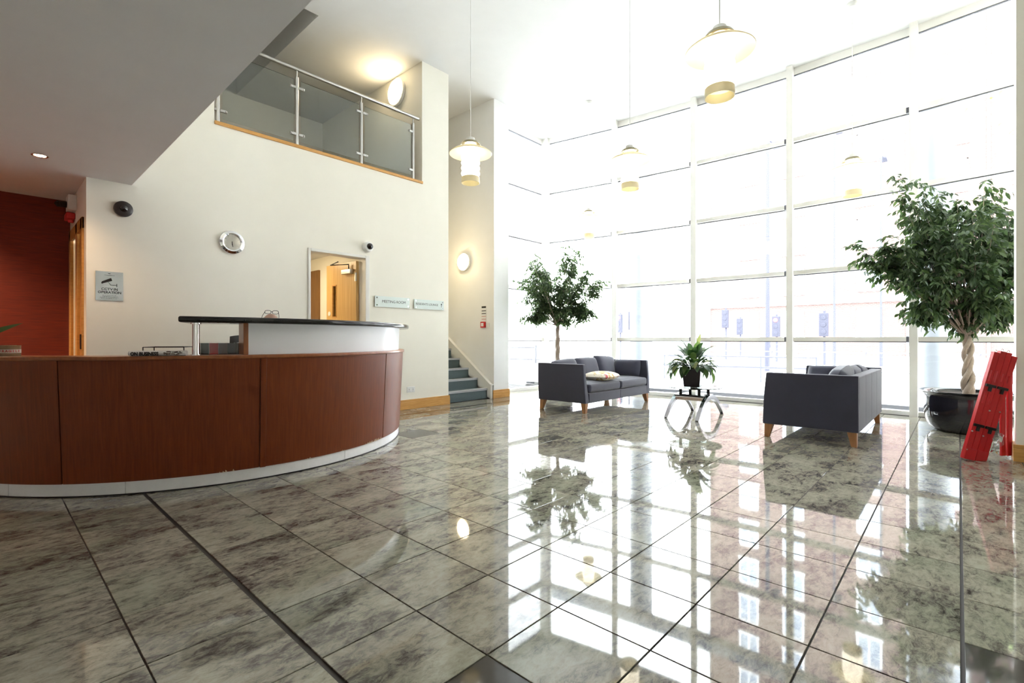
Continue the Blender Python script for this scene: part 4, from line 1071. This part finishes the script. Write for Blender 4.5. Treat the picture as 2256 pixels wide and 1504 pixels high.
# world offsets of lobes expressed along the picture's right (RT) and away (FW) directions
def lob(r, f, z, rr, w):
    return (RT[0]*r + FW[0]*f, RT[1]*r + FW[1]*f, z, rr, w)
big = fig_tree('large fig tree with a braided trunk in a glossy black bowl pot', (7.80, -0.08, 0), (0.45, 0.475), 1.12,
    [lob(-0.25, -0.1, 2.05, (0.72, 0.72, 0.62), 10), lob(-0.70, 0.0, 2.15, (0.50, 0.5, 0.50), 5), lob(0.15, 0.1, 2.35, (0.62, 0.6, 0.50), 6), lob(-0.58, 0.05, 2.78, (0.26, 0.28, 0.34), 2.2), lob(0.15, 0.0, 2.70, (0.35, 0.3, 0.26), 2.0), lob(-0.98, 0.0, 2.15, (0.24, 0.3, 0.40), 1.6),
     lob(0.45, -0.05, 1.85, (0.55, 0.5, 0.60), 6), lob(-0.25, 0.0, 1.45, (0.55, 0.5, 0.30), 4.5), lob(0.0, -0.35, 1.70, (0.50, 0.3, 0.35), 3), lob(0.15, 0, 1.35, (0.35, 0.3, 0.28), 1.5)], 12500, 0.078, 300, 11, (0.027, 0.036, 1.35))
small = fig_tree('fig tree with a thin braided trunk standing behind the cushion sofa', (7.38, 5.60, 0), (0.33, 0.36), 1.36,
    [lob(-0.10, 0, 2.05, (0.62, 0.55, 0.52), 8), lob(-0.50, 0, 1.90, (0.30, 0.28, 0.48), 3.6), lob(0.54, 0, 1.92, (0.38, 0.35, 0.50), 3.8), lob(0.25, 0, 2.66, (0.38, 0.3, 0.28), 2.4), lob(-0.28, 0, 2.50, (0.36, 0.3, 0.26), 2), lob(-0.02, 0, 1.58, (0.46, 0.4, 0.28), 3.2), lob(0.48, 0, 1.62, (0.26, 0.3, 0.24), 1.4), lob(-0.5, 0, 1.6, (0.26, 0.3, 0.24), 1.2), lob(0.62, 0, 2.2, (0.22, 0.3, 0.25), 1)], 10500, 0.060, 0, 5, (0.024, 0.026, 1.6))

# ================================================================== RED FOLDED BARRIER
bar = thing('red_folded_barrier', 'folded red plastic slat barrier with black clips leaning on the wall end', 'barrier', (5.99, -0.09, 0))
BL_, BR_ = Vector((5.915, -0.012, 0.012)), Vector((6.06, -0.178, 0.012))
TL_, TR_ = Vector((6.055, -0.235, 0.975)), Vector((6.165, -0.372, 0.975))
ux = (BR_-BL_).normalized(); wz = ((TL_+TR_)/2 - (BL_+BR_)/2).normalized(); vy = wz.cross(ux).normalized(); ux = vy.cross(wz)
Rb = Matrix((ux, vy, wz)).transposed(); Lb = ((TL_+TR_)/2 - (BL_+BR_)/2).length
def bl(x, y, z): return (BL_+BR_)/2 + ux*x + vy*y + wz*z
wS = 0.047
for i in range(4):
    x_ = (i-1.5)*0.0535
    # each slat: two rails with slots near the top
    slat = MB()
    z_top = Lb - 0.02*abs(i-1.5)
    slots = [(0.70, 0.80), (0.50, 0.60)] if i in (0, 1) else [(0.72, 0.79)]
    edges = [0.0] + [q for s_ in sorted(slots) for q in s_] + [z_top]
    for z0, z1 in zip(edges[0::2], edges[1::2]):
        slat.obox(bl(x_, 0, (z0+z1)/2), (wS, 0.030, z1-z0), Rb)
    for z0, z1 in slots:
        for s_ in (-1, 1): slat.obox(bl(x_+s_*wS*0.32, 0, (z0+z1)/2), (wS*0.36, 0.030, z1-z0+0.004), Rb)
    o = fixed(slat.build('slat', M_REDPL), bar)
    pts = [bl(x_-0.012, 0.0, z_top-0.005)]
    for q in range(7):
        a_ = PI*q/6; pts.append(bl(x_-0.012*math.cos(a_), 0, z_top+0.022*math.sin(a_)))
    if i < 3: fixed(MB().tube(pts, 0.0022, 6).build('wire_loop', M_STEEL), bar)
for zc in (0.30, 0.665):
    for x0 in (-0.0535, 0.0535):
        c_ = MB().obox(bl(x0, -0.020, zc), (0.092, 0.014, 0.024), Rb).obox(bl(x0, -0.020, zc-0.028), (0.026, 0.014, 0.045), Rb)
        fixed(c_.build('black_clip', M_BLACK, bevel=0.003), bar)
for zc, x0 in ((0.07, -0.095), (0.22, 0.01), (0.24, -0.095), (0.45, 0.0), (0.46, 0.09)):
    fixed(MB().cyl(bl(x0, -0.014, zc), bl(x0, -0.022, zc), 0.006, n=10).build('rivet', M_STEEL, smooth=True), bar)
# bottom end pieces and folded rear frame
for x0 in (-0.0535, 0.0535):
    fixed(MB().obox(bl(x0, -0.002, 0.035), (0.100, 0.040, 0.10), Rb).build('end_shoe', M_REDPL, bevel=0.006), bar)
for s_ in (0.02, 0.09):
    p0 = bl(s_, 0.035, Lb-0.06); p1 = Vector((6.29+s_*0.5, -0.285-s_*0.6, 0.02))
    d_ = (p1-p0); Lr = d_.length; d_ = d_/Lr; e_ = (ux - d_*ux.dot(d_)).normalized(); h_ = e_.cross(d_)
    if s_ > 0.05: p1 = p1
    fixed(MB().obox((p0+p1)/2, (0.040, 0.022, Lr), Matrix((e_, h_, d_)).transposed()).build('rear_slat', M_REDPL, bevel=0.004), bar)
# torn clear plastic wrap hanging off the side
random.seed(9)
gv, gf = [], []
for i in range(9):
    for j in range(7):
        gv.append(bl(0.10 + 0.020*math.sin(j*1.7+i*0.8) + 0.012*i/8, -0.02 - 0.012*j + 0.012*math.sin(i*1.3+j), 0.10 + 0.022*i + 0.01*math.sin(j*2.1)))
for i in range(8):
    for j in range(6): gf.append((i*7+j, i*7+j+1, (i+1)*7+j+1, (i+1)*7+j))
fixed(MB().add(gv, gf).build('plastic_wrap', M_CPLAS, smooth=True), bar)

# ================================================================== OUTSIDE
g_ = struct(MB().box((4.0, -120, -0.60), (160, 140, -0.04)).build('ground_outside', mat('pale_paving', (0.46, 0.46, 0.45), 0.9, vary=0.08, vscale=0.6))); tag(g_, 'pale paving and street outside the glazed front', None)
kb = MB().arc(FC, FR+0.38, FR+0.62, -0.04, 0.09, -18, 14.5, 60).build('paving_kerb', mat('dark_stone_kerb', (0.10, 0.10, 0.11), 0.6)); struct(kb); tag(kb, 'low dark stone kerb outside along the glazing', None)
M_COL = mat('pale_blue_grey_render', (0.33, 0.35, 0.38), 0.7)
def street_column(a, label):
    c_ = fp(a, 0.86)
    t = thing('round_column', label, 'column', (c_.x, c_.y, -0.04), group='round columns outside the glazed front')
    MB().cyl((0, 0, 0), (0, 0, 4.87), 0.235, n=40).build('shaft', M_COL, t, smooth=True)
    MB().lathe([(0.26, 0.0), (0.26, 0.10), (0.235, 0.12)], 40).build('plinth', mat('dark_stone_kerb', (0, 0, 0)), t, smooth=True)
street_column(-4.72, 'round pale column outside the glass behind the large fig tree')
street_column(7.72, 'round pale column outside the glass beyond the cushion sofa')
rb_ = MB().arc(FC, FR+0.74, FR+0.98, 4.83, 5.03, -18, 14, 60).build('ring_beam', M_COL); struct(rb_); tag(rb_, 'curved concrete beam carried on the outside columns', None)

def brick_mat():
    m, N, L, b = nodes_of('red_brickwork')
    tc = N.new('ShaderNodeTexCoord'); sp = N.new('ShaderNodeSeparateXYZ'); cb = N.new('ShaderNodeCombineXYZ')
    L.new(tc.outputs['Object'], sp.inputs[0]); L.new(sp.outputs['Y'], cb.inputs['X']); L.new(sp.outputs['Z'], cb.inputs['Y'])
    br = N.new('ShaderNodeTexBrick'); br.inputs['Scale'].default_value = 1.0
    br.inputs['Brick Width'].default_value = 0.225; br.inputs['Row Height'].default_value = 0.078; br.inputs['Mortar Size'].default_value = 0.011
    br.inputs['Color1'].default_value = (0.066, 0.032, 0.027, 1); br.inputs['Color2'].default_value = (0.084, 0.043, 0.036, 1); br.inputs['Mortar'].default_value = (0.13, 0.11, 0.105, 1)
    L.new(cb.outputs[0], br.inputs['Vector']); L.new(br.outputs['Color'], b.inputs['Base Color']); b.inputs['Roughness'].default_value = 0.9; return m
M_BRICK = brick_mat()
M_WFR = mat('white_window_frame', (0.75, 0.75, 0.74), 0.5)
M_WPN = mat('grey_window_pane', (0.16, 0.19, 0.24), 0.08, spec=0.8)
bld = thing('brick_building', 'tall red brick apartment block with white windows across the street', 'building', (42, 0, -0.04))
BX = 40.0
fixed(MB().box((BX, -42, -0.04), (BX+12, 14.85, 27.5)).build('brick_wall', M_BRICK), bld)
fixed(MB().box((BX-0.2, 14.85, -0.04), (BX+11, 16.3, 27.0)).build('white_stair_tower', mat('white_render', (0.6, 0.6, 0.6), 0.8)), bld)
fixed(MB().box((BX-0.25, -42, 3.55), (BX, 14.85, 3.95)).build('string_course', M_WFR), bld)
fixed(MB().box((BX-0.3, -42, 27.2), (BX+12, 14.9, 27.8)).build('parapet', M_WFR), bld)
wm = {}
for zc in [2.2, 5.3, 8.2, 11.0, 13.9, 16.8, 19.7, 22.6, 25.5]:
    for yc in (11.9, 8.87, 4.39, 0.25, -3.0, -7.4, -11.0):
        if not wm:
            wm['f'] = MB().box((-0.10, -0.68, -0.95), (0.02, -0.60, 0.95)).box((-0.10, 0.60, -0.95), (0.02, 0.68, 0.95)).box((-0.10, -0.68, 0.87), (0.02, 0.68, 0.95)).box((-0.14, -0.75, -1.03), (0.02, 0.75, -0.93)).box((-0.09, -0.04, -0.95), (0.02, 0.04, 0.95)).box((-0.08, 0.0, 0.30), (0.02, 0.62, 0.36)).mesh('window', M_WFR)
            wm['p'] = MB().box((-0.03, -0.62, -0.92), (0.0, 0.62, 0.90)).mesh('pane', M_WPN)
        wo = bpy.data.objects.new('window', wm['f']); COL.objects.link(wo); fixed(wo, bld); wo.location = (BX, yc, zc)
        po = bpy.data.objects.new('pane', wm['p']); COL.objects.link(po); po.parent = wo
dpz = fixed(MB().tube([(BX-0.1, 2.4, 0), (BX-0.1, 2.4, 27)], 0.07, 8).build('drainpipe', M_COL), bld)
dpz = fixed(MB().tube([(BX-0.1, -1.3, 0), (BX-0.1, -1.3, 27)], 0.07, 8).build('drainpipe', M_COL), bld)

# street railings, posts and signals
M_STREET = mat('hazed_street_metal', (0.050, 0.050, 0.066), 0.9, spec=0.1)  # dark metal, lightened: lens haze is painted into the base colour
M_RAIL = mat('hazed_railing_metal', (0.085, 0.085, 0.105), 0.9, spec=0.1)  # railings paler still, with the window haze put into their colour
rl_ = thing('street_railing', 'dark metal railing along the far pavement in front of the brick block', 'railing', (17.5, 5, -0.04))
rr = MB()
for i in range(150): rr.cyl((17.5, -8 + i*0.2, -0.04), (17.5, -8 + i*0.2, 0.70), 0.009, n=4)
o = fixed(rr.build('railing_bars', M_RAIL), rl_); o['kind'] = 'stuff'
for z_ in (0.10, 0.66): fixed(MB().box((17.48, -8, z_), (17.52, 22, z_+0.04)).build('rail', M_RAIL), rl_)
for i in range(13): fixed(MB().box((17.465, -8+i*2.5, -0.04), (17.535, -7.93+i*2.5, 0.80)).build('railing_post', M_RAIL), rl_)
gr = thing('guard_rail', 'low pedestrian guard rail beside the tall street lamp', 'railing', (13.6, 3.9, -0.04))
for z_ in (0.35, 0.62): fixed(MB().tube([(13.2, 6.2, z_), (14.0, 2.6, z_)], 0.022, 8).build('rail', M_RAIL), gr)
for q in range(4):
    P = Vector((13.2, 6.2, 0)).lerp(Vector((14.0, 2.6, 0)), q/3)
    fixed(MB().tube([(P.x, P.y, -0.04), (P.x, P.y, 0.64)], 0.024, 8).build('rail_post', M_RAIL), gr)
def street_lamp(xp, t_, hgt, r_, label):
    P = at_depth(xp, 747, t_)
    s = thing('street_lamp', label, 'lamp post', (P.x, P.y, -0.04), group='lamp posts across the street')
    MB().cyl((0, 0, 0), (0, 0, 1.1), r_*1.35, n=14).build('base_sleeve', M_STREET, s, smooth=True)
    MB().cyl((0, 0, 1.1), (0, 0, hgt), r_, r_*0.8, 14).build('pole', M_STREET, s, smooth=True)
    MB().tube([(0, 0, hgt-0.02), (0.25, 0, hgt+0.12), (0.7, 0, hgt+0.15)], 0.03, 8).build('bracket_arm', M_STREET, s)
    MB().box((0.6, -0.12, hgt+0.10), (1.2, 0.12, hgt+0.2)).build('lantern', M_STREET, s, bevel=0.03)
street_lamp(1691, 17, 8.0, 0.072, 'thick dark lamp post in front of the brick corner')
street_lamp(1838, 20, 9.8, 0.048, 'slim lamp post between the sofas in front of the brick block')
street_lamp(1941, 20, 8.6, 0.045, 'slim lamp post partly hidden by the large fig tree')
M_SIGR = mat('red_signal', (0.7, 0.03, 0.03), 0.4, emit=(1.0, 0.05, 0.04), estr=2.5)
M_SIGB = mat('hazed_signal_black', (0.042, 0.042, 0.055), 0.95, spec=0.05)  # black raised to blue-grey to paint in the haze glow
def signal(xp, t_, z_, label, red=False, rz=0.0, scale=1.0):
    P = at_depth(xp, 747, t_)
    s = thing('traffic_signal', label, 'traffic light', (P.x, P.y, -0.04), rz, group='traffic signals in the street')
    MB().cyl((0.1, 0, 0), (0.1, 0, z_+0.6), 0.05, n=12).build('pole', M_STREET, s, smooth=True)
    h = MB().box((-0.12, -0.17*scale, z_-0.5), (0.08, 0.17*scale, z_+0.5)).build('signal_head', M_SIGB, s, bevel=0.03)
    for k_, dz in enumerate((0.31, 0.0, -0.31)):
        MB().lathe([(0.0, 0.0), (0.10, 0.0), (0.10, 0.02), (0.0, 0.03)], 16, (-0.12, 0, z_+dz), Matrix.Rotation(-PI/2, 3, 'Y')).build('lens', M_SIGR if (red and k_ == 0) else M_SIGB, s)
signal(1365, 26, 1.95, 'traffic light showing red in the street beyond the cushion sofa', True)
signal(1392, 26, 2.1, 'dark traffic light next to the red one beyond the sofa')
signal(1598, 27, 2.25, 'dark traffic light beyond the coffee table plant')
signal(1630, 30, 1.9, 'dark short traffic light beside the one beyond the plant')
signal(1710, 24, 1.75, 'traffic light showing red beside the thick lamp post', True)
signal(1815, 21, 1.75, 'tilted dark traffic light head in front of the brick block')
# street tree whose leaves show high up beside the wall end
stt = thing('street_tree', 'pale green street tree showing beside the wall end high outside', 'tree', (15.2, -1.6, -0.04))
MB().tube([(0, 0, 0), (0.1, 0.05, 2.0), (0, 0, 4.0), (-0.1, 0.2, 5.2)], [0.11, 0.09, 0.07, 0.03], 10).build('trunk', M_BARK, stt, smooth=True)
b = MB(); random.seed(31); lm = leaf_mesh('leaf', 0.14, 0.09, M_LEAF2, 0.2, 0.2, n=3)
for i in range(420):
    v = Vector((random.gauss(0, 0.6), random.gauss(0.1, 0.55), random.gauss(0, 0.8)))
    M_ = Matrix.Translation(Vector((0, 0, 5.6)) + v) @ Matrix.Rotation(random.uniform(0, 6.28), 4, 'Z') @ Matrix.Rotation(random.uniform(-0.5, 1.2), 4, 'Y')
    b.add([M_ @ q.co for q in lm.vertices], [tuple(p.vertices) for p in lm.polygons])
o = b.build('foliage', mat('pale_tree_leaf', (0.20, 0.30, 0.06), 0.5, vary=0.3), stt); o['kind'] = 'stuff'
